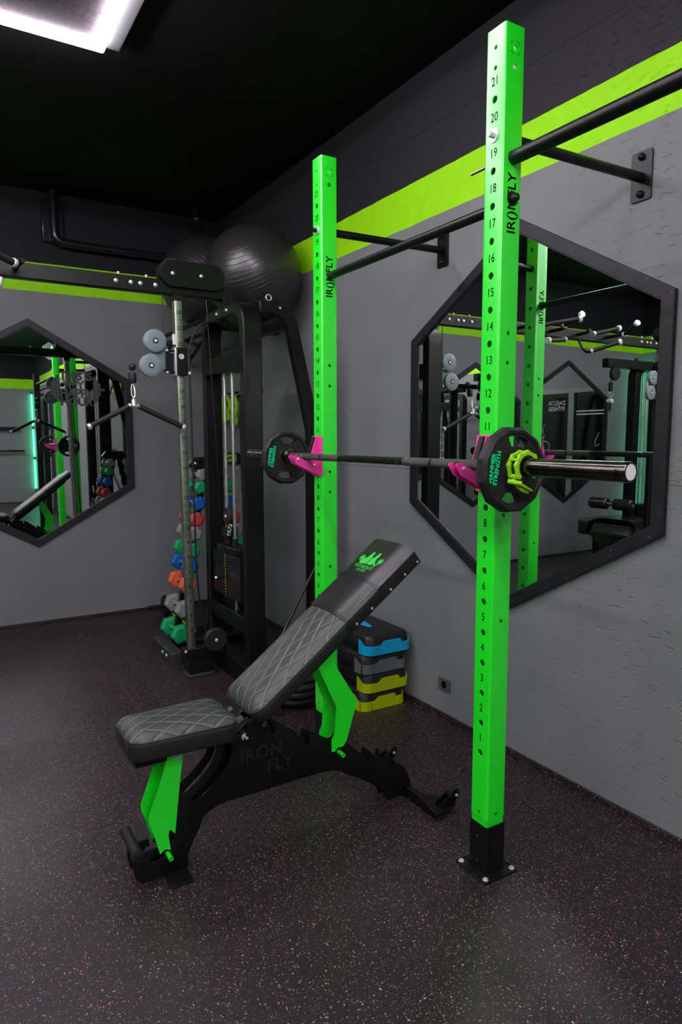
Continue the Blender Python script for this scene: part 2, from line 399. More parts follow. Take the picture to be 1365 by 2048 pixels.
# ------------------------------------------------------------------ hexagon mirrors
def hexagon_mirror(name, c, axis, label, size, wid, D, yawd=0.):
    """pointy-top hexagon; axis 'x' lies on the right wall, 'y' on the back wall"""
    R = size; w = wid; t = thing(name, label, 'mirror', c, None)
    def P(r, d):
        out = []
        for i in range(6):
            a = PI/2+i*PI/3; h = r*math.cos(a); v = r*math.sin(a)
            out.append((c[0]-d, c[1]+h, c[2]+v) if axis == 'x' else (c[0]+h, c[1]-d, c[2]+v))
        return out
    off = (D, 0, 0) if axis == 'x' else (0, D, 0)
    MB().ring(P(R, D), P(R-w/math.cos(PI/6), D), off).build('mirror_frame', 'frame', t, bevel=.0015, smooth=0)
    g = MB(); g.prism(P(R-w, .012), tuple(v*.4 for v in off)); go = g.build('mirror_glass', 'mirror', t, smooth=0)
    if yawd: go.rotation_euler.z = math.radians(yawd)
    l = MB(); l.ring(P(R-w/math.cos(PI/6)+.001, .016), P(R-w/math.cos(PI/6)-.006, .016), tuple(v*.2 for v in off)).build('inner_lip', 'frame', t, smooth=0)
    return t
hexagon_mirror('hexagon_mirror', (0, .566, 1.503), 'x', 'large black framed hexagon mirror on the right wall behind the barbell', .834, .047, .022)
m1 = hexagon_mirror('hexagon_mirror', (-1.505, YB, 1.452), 'y', 'black framed hexagon mirror with lettering sticker on the far left wall', .850, .047, .022, yawd=.38)
hexagon_mirror('hexagon_mirror', (-4.39, YB, 1.49), 'y', 'black framed hexagon mirror seen only reflected, showing the glass door', .848, .047, .022)
hexagon_mirror('hexagon_mirror', (-2.925, YB, 1.452), 'y', 'black framed hexagon mirror left of the lettered one, seen only reflected', .780, .047, .022)
# sticker on the mirror
t = thing('mirror_sticker', 'dark lettering and barbell sticker on the hexagon mirror of the far wall', 'sticker', (-1.18, 3.9815, 1.8))
g = MB(); yy = 3.9815
for s_, zc, sz in (('THIS IS', 1.895, .085), ('MY', 1.828, .085), ('HAPPY', 1.765, .085), ('HOUR', 1.702, .085)):
    g.add(text_mesh(s_, sz, .92, bold=.0036), frame_mtx((-1.185, yy, zc), (1, 0, 0), (0, 0, 1)))
g.build('sticker_lettering', 'sticker', t, smooth=0)
g = MB()
for sx in (-1, 1):
    for k, (dx, h, w) in enumerate(((.135, .10, .018), (.156, .075, .014), (.173, .05, .012))):
        for q in (0,): g.box(-1.185+sx*dx-w/2, -1.185+sx*dx+w/2, yy-.0003, yy+.0003, 1.80-h, 1.80+h)
    g.box(-1.185+sx*.18, -1.185+sx*.21, yy-.0003, yy+.0003, 1.792, 1.808)
g.build('sticker_barbell', 'sticker', t, smooth=0)

# ------------------------------------------------------------------ squat rack (two uprights, bars, wall arms)
XA = -.7012; SW = .078; Z0 = .409
rack = thing('wall_mounted_rack', 'lime green two upright wall mounted squat rack with pull-up bars', 'squat rack', (-.66, .53, 0))
def upright(yc, near):
    xc = XA+SW/2; h = SW/2; zt = 2.6065
    o = [(x, y, .188) for x, y in rrect(xc, yc, h, h, .007)]; i = [(x, y, .188) for x, y in rrect(xc, yc, h-.004, h-.004, .003)]
    up_ = MB().ring(o, i, (0, 0, zt-.188)).build('upright', 'green', rack)
    c = MB(); og = Vector(parent_origin(rack))
    def cy(p, q, r, s=16): c.cyl(Vector(p)-og, Vector(q)-og, r, s)
    for k in range(21): cy((XA-.02, yc, Z0+.1*k), (XA+SW+.02, yc, Z0+.1*k), .0105, 18)
    for z in (2.496, 2.552): cy((XA-.02, yc, z), (XA+SW+.02, yc, z), .0065)
    for z in (2.492, 2.543): cy((xc, yc-h-.02, z), (xc, yc+h+.02, z), .008)
    for z in (.204, .85, 1.186, 1.276, 1.651, 1.739): cy((xc, yc-h-.02, z), (xc, yc+h+.02, z), .0062)
    cy((XA-.02, yc, .204), (XA+SW+.02, yc, .204), .0062)
    cut(up_, c)
    for k in range(1, 22):
        MB().add(text_mesh(str(k), .036, 1.05), frame_mtx((XA-.0002, yc, Z0+.1*k-.05), (0, -1, 0), (0, 0, 1), .8, 1)).build('hole_number', 'ink', up_, smooth=0)
    g = MB()
    # stencil lettering reading upwards: IR()N FLY
    g.add(text_mesh('IR()NFLY', .046, 1.0, bold=.0006), frame_mtx((xc+.001, yc-h-.0002, 2.113), (0, 0, 1), (-1, 0, 0), .98, 1))
    g.build('stencil_lettering', 'ink', up_, smooth=0); g = MB()
    def arc(r, a0, a1, n=8):
        for j in range(n):
            A = a0+(a1-a0)*j/n; B = a0+(a1-a0)*(j+1)/n
            q = [(xc+r*math.cos(A), 2.543+r*math.sin(A)), (xc+r*math.cos(B), 2.543+r*math.sin(B)), (xc+(r-.0014)*math.cos(B), 2.543+(r-.0014)*math.sin(B)), (xc+(r-.0014)*math.cos(A), 2.543+(r-.0014)*math.sin(A))]
            g.xz(q, yc-h-.0004, yc-h+.0004)
    arc(.020, .5, 1.3); arc(.020, 1.9, 2.9); arc(.020, 3.6, 4.4); arc(.020, 5.1, 6.0)
    g.build('stencil_ring', 'ink', up_, smooth=0)
    # black sleeve and floor plate
    b = MB(); o2 = [(x, y, .006) for x, y in rrect(xc, yc, h+.003, h+.003, .008)]; i2 = [(x, y, .006) for x, y in rrect(xc, yc, h-.0005, h-.0005, .006)]
    b.ring(o2, i2, (0, 0, .160)); bo = b.build('base_sleeve', 'black', rack)
    c = MB()
    for z in (.121, .037): c.cyl(Vector((XA-.02, yc+.004, z))-og, Vector((XA+.02, yc+.004, z))-og, .0062, 14)
    cut(bo, c)
    MB().box(xc-h+.0035, xc+h-.0035, yc-h+.0035, yc+h-.0035, .01, .186).build('inner_post', 'green', up_)
    MB().xy(rrect(xc, yc, .0735, .0735, .008), 0, .006).build('floor_plate', 'black', rack, bevel=.001)
    for sx in (-1, 1):
        for sy in (-1, 1):
            p = (xc+sx*.058, yc+sy*.058, .006)
            MB().lathe(p, (0, 0, 1), [(0, .0095), (.002, .0095), (.0021, .0062), (.006, .006), (.0075, .003)], 16).build('floor_bolt', 'zinc', rack)
    # wall arm + bracket
    za = Z0+1.9
    MB().cyl((XA+SW, yc, za+.002), (-.008, yc, 2.322), .0165, 24).build('wall_arm', 'blackm', rack)
    br = MB(); br.yz(rrect(yc, 2.328, .040, .083, .008), -.007, 0); bo = br.build('wall_bracket', 'blackm', rack, bevel=.001)
    br = MB()
    for z in (2.267, 2.391): br.lathe((-.007, yc, z), (-1, 0, 0), [(0, .013), (.006, .0125), (.012, .009), (.015, .003)], 16)
    br.build('bracket_bolts', 'blackm', bo)
    br = MB(); br.lathe((XA, yc, za), (-1, 0, 0), [(0, .021), (.004, .020)], 24); wo = br.build('washer', 'zinc', rack)
    br = MB(); br.lathe((XA-.004, yc, za), (-1, 0, 0), [(0, .0088), (.012, .0088), (.016, .006)], 6); br.build('bolt_head', 'zinc' if near else 'blackm', wo)
    return up_
upright(0., True); upright(1.0652, False)
MB().cyl((-.66, .039, 2.118), (-.66, 1.026, 2.118), .0165, 28).build('pull_up_bar', 'blackm', rack)
MB().cyl((-.66, -.039, 2.242), (-.66, -1.65, 2.232), .0205, 28).build('pull_up_bar', 'blackm', rack)
MB().lathe((-.66, -.039, 2.127), (0, -1, 0), [(0, .021), (.003, .021), (.0035, .014), (.010, .014), (.020, .011), (.025, .004)], 20).build('bar_bolt', 'blackm', rack)
MB().cyl((-.66, .038, 2.252), (-.66, .14, 2.252), .0048, 14).build('threaded_rod', 'steel', rack)
# third upright that carries the near bar (outside the frame)
MB().box(-.701, -.623, -1.728, -1.65, 0, 2.40).build('upright', 'black', rack)

# J hooks
def j_hook(yc, label):
    t = thing('j_hook', label, 'barbell hook', (XA, yc, 1.26), 'pink barbell hooks')
    arm = [(-.706, 1.428), (-.722, 1.428), (-.744, 1.360), (-.750, 1.338), (-.762, 1.3285), (-.776, 1.3285), (-.800, 1.341), (-.822, 1.352), (-.838, 1.349), (-.841, 1.342), (-.822, 1.314), (-.735, 1.270), (-.706, 1.264)]
    MB().yz(rrect(yc, 1.346, .0425, .088, .006), -.7065, -.7015).build('back_plate', 'pink', t, bevel=.001)
    for y0 in (yc-.018, yc+.014): MB().xz(arm, y0, y0+.004).build('side_plate', 'pink', t, bevel=.0008)
    MB().xz([(-.716, 1.428), (-.726, 1.430), (-.7495, 1.360), (-.754, 1.3395), (-.764, 1.3315), (-.776, 1.3315), (-.800, 1.3445), (-.822, 1.3555), (-.824, 1.3490), (-.800, 1.330), (-.770, 1.318), (-.752, 1.322), (-.742, 1.340)], yc-.009, yc+.009).build('rubber_liner', 'rubber', t)
    for (x, y, z, d) in ((-.7065, yc+.002, 1.409, (-1, 0, 0)), (-.7065, yc+.002, 1.283, (-1, 0, 0)), (-.811, yc-.018, 1.333, (0, -1, 0)), (-.728, yc-.018, 1.307, (0, -1, 0))):
        MB().lathe((x, y, z), d, [(0, .0065), (.003, .0065), (.005, .004)], 6).build('bolt', 'zinc', t)
j_hook(0., 'pink J shaped barbell hook on the near upright, half hidden by the weight plate')
j_hook(1.0652, 'pink J shaped barbell hook on the far upright')

# ------------------------------------------------------------------ barbell
BX, BZ = -.770, 1.3445; BC = .545
bb = thing('barbell', 'long black barbell with worn steel sleeves resting on pink hooks', 'barbell', (BX, BC, BZ))
R = .0140
MB().cyl((BX, BC-.655, BZ), (BX, BC+.655, BZ), R, 24).build('shaft', 'bar', bb)
for s in (-1, 1):
    MB().cyl((BX, BC+s*.36, BZ), (BX, BC+s*.215, BZ), R+.0006, 24).build('knurled_grip', 'knurl', bb)
    MB().cyl((BX, BC+s*.655, BZ), (BX, BC+s*.372, BZ), R+.0006, 24).build('knurled_grip', 'knurl', bb)
    MB().lathe((BX, BC+s*.655, BZ), (0, s, 0), [(-.012, .019), (-.004, .022), (0, .034), (.024, .034), (.026, .025)], 32).build('flange', 'sleeve', bb)
    so = MB().lathe((BX, BC+s*.68, BZ), (0, s, 0), [(0, .025), (.39, .025), (.392, .0245), (.3925, .0255), (.416, .0255), (.42, .024), (.42, .0205), (.4185, .0203)], 40).build('sleeve', 'sleeve', bb)
    MB().lathe((BX, BC+s*1.0983, BZ), (0, s, 0), [(0, .0195), (.0008, .0195)], 32).build('end_cap', 'white', so)
# weight plates
def weight_plate(yn, yf, label, rot):
    c = Vector((BX+.002, (yn+yf)/2, BZ-.009)); t = thing('weight_plate', label, 'weight plate', c, None)
    n = 12; Ro = .1235
    def ringpts(r, y, N_=n):
        return [(c.x+r*math.cos(rot+2*PI*i/N_), y, c.z+r*math.sin(rot+2*PI*i/N_)) for i in range(N_)]
    m = 48
    def poly(r, y):                     # dodecagon sampled to 48 points so inner circle matches
        out = []
        for i in range(m):
            a = 2*PI*i/m; k = (a % (2*PI/n))-PI/n; rr = r*math.cos(PI/n)/math.cos(k)
            out.append((c.x+rr*math.cos(rot+a), y, c.z+rr*math.sin(rot+a)))
        return out
    def circ(r, y): return [(c.x+r*math.cos(rot+2*PI*i/m), y, c.z+r*math.sin(rot+2*PI*i/m)) for i in range(m)]
    g = MB()
    prof = [(circ, .0262, yn+.001), (circ, .040, yn+.001), (circ, .044, yn+.007), (circ, .06, yn+.007), (poly, .102, yn+.007), (poly, .106, yn+.002), (poly, .114, yn+.001), (poly, Ro, yn+.012),
            (poly, Ro, yf-.010), (poly, .116, yf), (poly, .104, yf), (poly, .100, yf-.006), (circ, .044, yf-.006), (circ, .040, yf), (circ, .0262, yf)]
    g.loft([f(r, y) for f, r, y in prof]+[prof[0][0](prof[0][1], prof[0][2])], False)
    o = g.build('plate_body', 'rubber', t, smooth=28)
    k = MB(); og = c
    for a0 in (PI/2-.12, 1.5*PI-.12):
        pts = []
        for i in range(9): a = a0-.42+.84*i/8; pts.append((.096*math.cos(a), .096*math.sin(a)))
        for i in range(9): a = a0+.36-.72*i/8; pts.append((.066*math.cos(a), .066*math.sin(a)))
        k.prism([(x, -.06, z) for x, z in pts], (0, .12, 0))
    cut(o, k)
    MB().lathe((c.x, yn+.0005, c.z), (0, 1, 0), [(0, .0262), (0, .031), (yf-yn-.001, .031), (yf-yn-.001, .0262), (0, .0262)], 32, False).build('steel_hub', 'sleeve', t)
    g = MB()
    for y_, sgn in ((yn+.0058, 1),):
        ex = Vector((.17, 0, 1)).normalized(); ey = Vector((-1, 0, .17)).normalized()
        for s_, d in (('HAMMER', .0885), ('STRENGTH', .0700)):
            g.add(text_mesh(s_, .0205 if s_ == 'HAMMER' else .0195, .98, bold=.0006), frame_mtx((c.x-d, y_, c.z+.006), ex, ey))
    g.build('plate_lettering', 'teal', t, smooth=0)
    MB().add(text_mesh('5', .026, 1, bold=.0006), frame_mtx((c.x+.072, yn+.0058, c.z-.02), (0, 0, 1), (-1, 0, 0))).build('plate_weight_number', 'teal', t, smooth=0)
    return t
weight_plate(-.192, -.150, 'near black twelve sided weight plate with mint lettering and lime clamp', .26)
weight_plate(1.227, 1.268, 'far black twelve sided weight plate on the barbell beside the tower', .26)
# clamp collar
t = thing('barbell_collar', 'lime green lever clamp collar on the near barbell sleeve', 'collar', (BX, -.21, BZ))
MB().lathe((BX, -.197, BZ), (0, -1, 0), [(0, .0255), (0, .036), (.034, .036), (.034, .0255), (0, .0255)], 32, False).build('rubber_ring', 'rubber', t)
def cpoly(y0, y1, name):
    pts_o, pts_i = [], []
    for i in range(11):
        a = math.radians(215-i*21); ro = .048 if i % 2 == 0 else .043
        pts_o.append((BX+ro*math.cos(a), BZ+ro*math.sin(a))); pts_i.append((BX+.033*math.cos(a), BZ+.033*math.sin(a)))
    MB().xz(pts_o+pts_i[::-1], y0, y1).build(name, 'lime', t, bevel=.0015)
cpoly(-.197, -.207, 'clamp_band'); cpoly(-.225, -.235, 'clamp_band')
g = MB()
for a in (218, 150, 92, 20): g.cyl((BX+.041*math.cos(math.radians(a)), -.199, BZ+.041*math.sin(math.radians(a))), (BX+.041*math.cos(math.radians(a)), -.2365, BZ+.041*math.sin(math.radians(a))), .0048 if a != 218 else .007, 12)
g.build('clamp_pins', 'lime', t)
g = MB()
g.tube([(BX-.033, -.217, BZ-.030), (BX-.026, -.217, BZ-.048), (BX-.004, -.217, BZ-.064), (BX+.022, -.217, BZ-.070)], .006, 8, 1)
g.cyl((BX-.046, -.205, BZ-.038), (BX-.022, -.235, BZ-.044), .007, 12)
g.obox((BX-.004, -.223, BZ-.054), (.9, 0, -.42), (0, 1, 0), (.42, 0, .9), (.058, .022, .006))
g.obox((BX-.030, -.213, BZ-.036), (.3, 0, -1), (0, 1, 0), (1, 0, .3), (.03, .008, .006))
g.build('clamp_lever', 'lime', t, bevel=.001)

# ------------------------------------------------------------------ adjustable bench
BY = .54
bench = thing('adjustable_bench', 'black adjustable weight bench with quilted pads and green struts on the rubber floor', 'weight bench', (-1.1, BY, 0))
def slot(x, z, w=.020, d=.034, dirx=-.45):
    """open notch leaning towards the seat: returns points going left to right"""
    n = Vector((dirx, 1)).normalized(); tx = Vector((n.y, -n.x)); b = Vector((x, z)); tp = b+n*d
    out = [tp-tx*w/2, b-tx*w/2+n*.006]
    for i in range(1, 5): a = PI+PI*i/5; out.append(b+tx*math.cos(a)*w/2+n*(math.sin(a)*w/2+.006))
    out += [b+tx*w/2+n*.006, tp+tx*w/2]
    return [(p.x, p.y) for p in out]
def side_frame(y0, y1, rear):
    top = [(-1.330, .415), (-1.318, .432), (-1.295, .437), (-1.27, .428), (-1.21, .424)]
    for (x, z) in ((-1.201, .390), (-1.063, .319), (-.910, .247), (-.795, .178), (-.728, .163), (-.668, .112)):
        h_ = .030 if x < -.75 else .022
        top += [(x-.012, z+h_-.004), (x-.0105, z+.008), (x-.006, z+.0015), (x, z), (x+.006, z+.0015), (x+.0100, z+.008), (x+.0085, z+h_-.002), (x+.0115, z+h_+.004), (x+.0165, z+h_+.0055), (x+.0215, z+h_+.002)]
    tail = [(-.632, .125), (-.618, .105), (-.602, .075), (-.590, .040), (-.585, .0)]
    bottom = [(-.705, .0), (-.72, .045), (-.785, .092), (-.84, .128), (-.90, .162), (-.935, .184), (-.962, .192), (-1.01, .196), (-1.09, .197), (-1.225, .193), (-1.371, .193), (-1.405, .189), (-1.436, .179), (-1.463, .160), (-1.476, .127), (-1.500, .086), (-1.515, .051), (-1.517, .012), (-1.523, .0)]
    front = [(-1.668, .0), (-1.690, .022), (-1.697, .055), (-1.700, .100), (-1.697, .118), (-1.685, .126), (-1.672, .120), (-1.662, .104), (-1.630, .106)]
    fslots = []
    for (x, z) in ((-1.592, .070), (-1.562, .118), (-1.545, .205)):
        n = Vector((-1, .45)).normalized(); tx = Vector((-n.y, n.x)); b = Vector((x, z)); tp = b+n*.030
        pts = [tp+tx*-.0095*-1*-1, b+n*.004-tx*.0095]
        pts = [tp-tx*.0095, b+n*.004-tx*.0095, b-n*.0045, b+n*.004+tx*.0095, tp+tx*.0095]
        # order bottom -> top of the front edge
        if (pts[0].y) > (pts[-1].y): pts = pts[::-1]
        fslots += [(p.x, p.y) for p in pts]
    arm = [(-1.575, .235), (-1.560, .262), (-1.515, .270), (-1.470, .302), (-1.432, .338), (-1.412, .378), (-1.402, .415)]
    loop = [(-1.345, .415), (-1.345, .385), (-1.352, .35), (-1.372, .318), (-1.410, .280), (-1.45, .25), (-1.505, .222)]
    pts = front+fslots+arm
    outline = pts+[(-1.36, .418)]+top+tail+bottom
    g = MB(); g.xz(outline, y0, y1); o = g.build('side_frame', 'black', bench, bevel=.0008)
    k = MB(); og = Vector((-1.1, BY, 0))
    sl = [(-1.505, .222), (-1.500, .240), (-1.445, .282), (-1.405, .325), (-1.388, .365), (-1.378, .40), (-1.356, .40), (-1.355, .36), (-1.372, .318), (-1.415, .272), (-1.46, .240)]
    k.prism([(x+1.1, y0-BY-.02, z) for x, z in sl], (0, y1-y0+.04, 0))
    k.prism([(x+1.1, y0-BY-.02, z) for x, z in rrect(-1.624, .070, .018, .0095, .009)], (0, y1-y0+.04, 0))
    cut(o, k)
    return o
side_frame(BY-.030, BY-.025, False); side_frame(BY+.035, BY+.040, True)
# raised cut-out lettering on the near side frame
g = MB()
g.add(text_mesh('IRON', .062, 1.1, bold=.0015), frame_mtx((-1.245, BY-.0302, .335), (1, 0, .02), (0, 0, 1)))
g.add(text_mesh('FLY', .062, 1.1, bold=.0015), frame_mtx((-1.175, BY-.0302, .277), (1, 0, .02), (0, 0, 1)))
g.build('frame_lettering', 'etch', bench, smooth=0)
g = MB()
for x, z in ((-1.65, .04), (-1.53, .05), (-1.28, .22), (-1.04, .22), (-.70, .06), (-1.25, .40)): g.cyl((x, BY-.026, z), (x, BY+.036, z), .008, 12)
g.build('frame_spacers', 'black', bench)
# feet
for s in (-1, 1):
    y0 = BY-.03 if s < 0 else BY+.04
    MB().prism([(-1.600, y0, .0), (-1.522, y0, .0), (-1.522, y0+s*.070, .0), (-1.530, y0+s*.078, .0), (-1.592, y0+s*.078, .0), (-1.600, y0+s*.070, 0)], (0, 0, .006)).build('front_foot', 'black', bench, bevel=.001)
MB().xy([(-.705, BY-.215), (-.70, BY-.23), (-.625, BY-.245), (-.575, BY-.243), (-.520, BY-.225), (-.520, BY-.17), (-.585, BY-.10), (-.585, BY+.10), (-.520, BY+.17), (-.520, BY+.225), (-.575, BY+.243), (-.625, BY+.245), (-.70, BY+.23), (-.705, BY+.215)][2:12], .020, .026).build('rear_crossbar', 'black', bench, bevel=.001)
MB().yz([(BY-.245, .0), (BY-.245, .022), (BY-.12, .045), (BY+.12, .045), (BY+.245, .022), (BY+.245, .0)], -.632, -.626).build('crossbar_flange', 'blackm', bench, bevel=.001)
for s in (-1, 1):
    yw = BY+s*.205
    g = MB()
    for dy in (-.017, .014): g.xz([(-.592, .024), (-.535, .024), (-.507, .046), (-.503, .060), (-.512, .071), (-.526, .072), (-.592, .040)], yw+dy, yw+dy+.004)
    wb = g.build('wheel_bracket', 'black', bench, bevel=.001)
    MB().cyl((-.517, yw-.011, .058), (-.517, yw+.012, .058), .026, 28, bev=.004).build('transport_wheel', 'rubber', bench)
    MB().lathe((-.517, yw-.017, .058), (0, -1, 0), [(0, .0065), (.004, .0065), (.006, .004)], 12).build('wheel_bolt', 'zinc', wb)
# front handle
hb = MB().lathe((-1.685, BY-.052, .110), (0, 1, 0), [(0, .010), (.004, .022), (.010, .022), (.012, .0175), (.155, .0175), (.158, .020), (.164, .020), (.168, .01)], 28).build('carry_handle', 'rubber', bench)
MB().lathe((-1.685, BY-.052, .110), (0, -1, 0), [(0, .008), (.004, .008), (.006, .005)], 6).build('handle_bolt', 'black', hb)
# seat strut (two green plates and a tube)
fs = [(-1.577, .430), (-1.5275, .430), (-1.5275, .412), (-1.539, .337), (-1.562, .145), (-1.568, .150), (-1.575, .162), (-1.582, .160), (-1.584, .145), (-1.578, .092), (-1.590, .100), (-1.600, .100), (-1.613, .089), (-1.630, .155), (-1.646, .205), (-1.646, .225), (-1.598, .353)]
for y0 in (BY-.045, BY+.047):
    so = MB().xz(fs, y0, y0+.004).build('seat_strut', 'green', bench, bevel=.0008)
    if y0 < BY: MB().lathe((-1.548, y0, .405), (0, -1, 0), [(0, .011), (.003, .011), (.004, .007), (.009, .006)], 14).build('strut_bolt', 'zinc', so)
MB().ring(*[[(-1.5845+r*math.cos(2*PI*i/20), BY-.066, .076+r*math.sin(2*PI*i/20)) for i in range(20)] for r in (.0080, .0055)], (0, .135, 0)).build('seat_pin', 'green', bench)
# back strut
bs = [(-1.018, .640), (-1.025, .605), (-.949, .439), (-.958, .336), (-.969, .320), (-.969, .272), (-.955, .270), (-.945, .283), (-.919, .282), (-.905, .300), (-.898, .322), (-.866, .421), (-.860, .437), (-.862, .454), (-.939, .578), (-.98, .66)]
for y0 in (BY-.045, BY+.047):
    MB().xz(bs, y0, y0+.004).build('back_strut', 'green', bench, bevel=.0008)
MB().ring(*[[(-.9315+r*math.cos(2*PI*i/20), BY-.066, .2585+r*math.sin(2*PI*i/20)) for i in range(20)] for r in (.0085, .006)], (0, .135, 0)).build('back_pin', 'green', bench)
MB().lathe((-1.305, BY-.030, .407), (0, -1, 0), [(0, .015), (.004, .0145), (.005, .010), (.013, .009), (.016, .004)], 20).build('pivot_bolt', 'zinc', bench)
# pads
def pad(name, L, W, th, corner, loc, ang, taper=0.):
    """rounded upholstered slab in its own axes: x along, y across, z up; top seam at z=0"""
    g = MB(); rings = []
    def loop(ins, z):
        pts = []
        hx, hy, r = L/2-ins, W/2-ins, max(corner-ins, .004)
        for (sx, sy, a0) in ((1, 1, 0), (-1, 1, PI/2), (-1, -1, PI), (1, -1, 1.5*PI)):
            for i in range(9):
                a = a0+PI/2*i/8; x = L/2+sx*(hx-r)+r*math.cos(a); y = sy*(hy-r)+r*math.sin(a)
                y *= 1-taper*(1-x/L); pts.append((x, y, z))
        return pts
    rings.append(loop(.012, -th)); rings.append(loop(.003, -th+.004)); rings.append(loop(0, -th+.012)); rings.append(loop(0, -.010)); rings.append(loop(.002, -.004)); rings.append(loop(.004, 0))
    for t_, z in ((.010, .006), (.020, .012), (.034, .0175), (.052, .0215), (.075, .0245), (.10, .026)): rings.append(loop(t_, z))
    g.loft(rings)
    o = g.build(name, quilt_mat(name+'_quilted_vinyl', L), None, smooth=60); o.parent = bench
    o.location = Vector(loc)-Vector((-1.1, BY, 0)); o.rotation_euler = (0, -ang, 0)
    p = MB()
    for z in (-.001, ):
        q = [Vector(v) for v in loop(.0, z)]; q2 = []
        p.tube([v for i, v in enumerate(q)]+[q[0]], .0022, 8)
    po = p.build('piping', 'vinyl', None); po.parent = o
    return o
A = math.radians(36.8); cu, su = math.cos(A), math.sin(A)
Pb = Vector((-1.303, BY, .526))                       # lower end of the back pad at its top seam
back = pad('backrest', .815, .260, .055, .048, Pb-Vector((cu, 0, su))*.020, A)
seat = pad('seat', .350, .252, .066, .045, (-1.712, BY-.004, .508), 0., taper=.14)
# leatherette head cover over the upper half, snapped underneath
def cover(x0, x1, infl):
    g = MB(); prof = []
    W = .130+infl
    for i in range(25):
        a = i/24; y = -W+2*W*a; e = abs(y)/W
        z = .028*(1-e**4)*1.0+infl; prof.append((y, z))
    outer = [(-W-.001, -.045)]+[(-W-.001, -.010)]+prof+[(W+.001, -.010), (W+.001, -.045)]
    inner = [(y*(1-.012), z-.0015) for y, z in outer]
    loop = outer+inner[::-1]
    g.loft([[(x, y, z) for y, z in loop] for x in (x0, x0+.004, x0+.012, (x0+x1)/2, x1-.012, x1-.004, x1)])
    return g
c1 = cover(.447, .64, .0035).build('head_cover', 'vinyl', None, smooth=50); c1.parent = back
c2 = cover(.612, .818, .0055).build('head_cover', 'vinyl', None, smooth=50); c2.parent = back
g = MB()
for x in (.455, .62):
    W = .1345 if x < .5 else .1365
    g.tube([(x, -W-.0005, -.044)]+[(x, -W+2*W*i/24, .028*(1-abs(-1+2*i/24)**4)+(.0040 if x < .5 else .0060)) for i in range(25)]+[(x, W, -.044)], .0012, 6)
g.build('cover_seams', 'rubber', None).parent = back
g = MB()
for x in (.475, .555, .655, .735, .805):
    W = .135 if x < .6 else .137
    g.lathe((x, -W-.0008, -.034), (0, -1, 0), [(0, .0048), (.0015, .0046), (.0028, .002)], 14)
g.build('snap_studs', 'zinc', None).parent = back
# printed logo: two torsos with raised arms and round weights above two lines of lettering
g = MB()
def blob(pts): g.prism([(x, y, LZ) for x, y in pts], (0, 0, .0005))
LZ = .0335
def disc(cx, cy, r, r2=None):
    if r2: g.ring([(cx+r*math.cos(2*PI*i/20), cy+r*math.sin(2*PI*i/20), LZ) for i in range(20)], [(cx+r2*math.cos(2*PI*i/20), cy+r2*math.sin(2*PI*i/20), LZ) for i in range(20)], (0, 0, .0005))
    else: blob([(cx+r*math.cos(2*PI*i/20), cy+r*math.sin(2*PI*i/20)) for i in range(20)])
# pad x points to the head end; picture up = +x, picture right = -y
def L(px, py): return (.705+py, -px+.0)
def poly(l): blob([L(*q) for q in l])
poly([(-.052, -.014), (-.044, -.022), (-.020, -.020), (-.004, -.018), (-.001, .012), (-.006, .022), (-.008, .040), (-.014, .046), (-.021, .042), (-.024, .026), (-.030, .012), (-.046, .002)])
poly([(.001, -.018), (.020, -.020), (.034, -.016), (.036, .000), (.030, .014), (.032, .030), (.030, .044), (.022, .048), (.016, .040), (.012, .022), (.002, .012)])
poly([(.034, -.006), (.050, -.024), (.062, -.008), (.057, -.004), (.050, -.014), (.040, .000)])
for sx, yy_ in ((-.056, .006), (.062, .008)):
    cx, cy = L(sx, yy_); disc(cx, cy, .0105); disc(cx, cy, .0145, .0125)
g.add(text_mesh('FITNEDUO', .0235, 1.0), frame_mtx((*L(.002, -.034), LZ), (0, -1, 0), (1, 0, 0)))
g.add(text_mesh('STUDIO', .0165, 1.0), frame_mtx((*L(.002, -.052), LZ), (0, -1, 0), (1, 0, 0)))
g.build('printed_logo', 'logo', None, smooth=0).parent = c2
c2o = [o for o in c2.children][0]
for o in (c2o,): o.location = (0, 0, 0)
# plates beneath the pads
g = MB(); g.box(-1.672, -1.345, BY-.040, BY+.055, .420, .446); g.box(-1.690, -1.590, BY-.075, BY+.085, .412, .446); g.build('seat_carrier', 'black', bench, bevel=.003)
g = MB()
for dy in (-.045, .040):
    P = lambda s_, n_: (Pb.x+cu*s_-su*n_, Pb.z+su*s_+cu*n_)
    g.xz([P(-.07, -.085), P(-.045, -.058), P(.35, -.055), P(.70, -.055), P(.70, -.075), P(.32, -.095), P(.0, -.10), (-1.30, .392), (-1.318, .40)], BY+dy, BY+dy+.005)
g.build('back_carrier', 'black', bench, bevel=.0008)
g = MB()
for dy in (-.062, .03): g.obox((Pb.x-.035, BY+dy+.016, Pb.z-.053), (cu, 0, su), (0, 1, 0), (-su, 0, cu), (.045, .03, .010)); 
g.obox((-1.333, BY-.046, .452), (cu, 0, su), (0, 1, 0), (-su, 0, cu), (.085, .004, .016))
g.build('hinge_plate', 'charcoal', bench, bevel=.001)

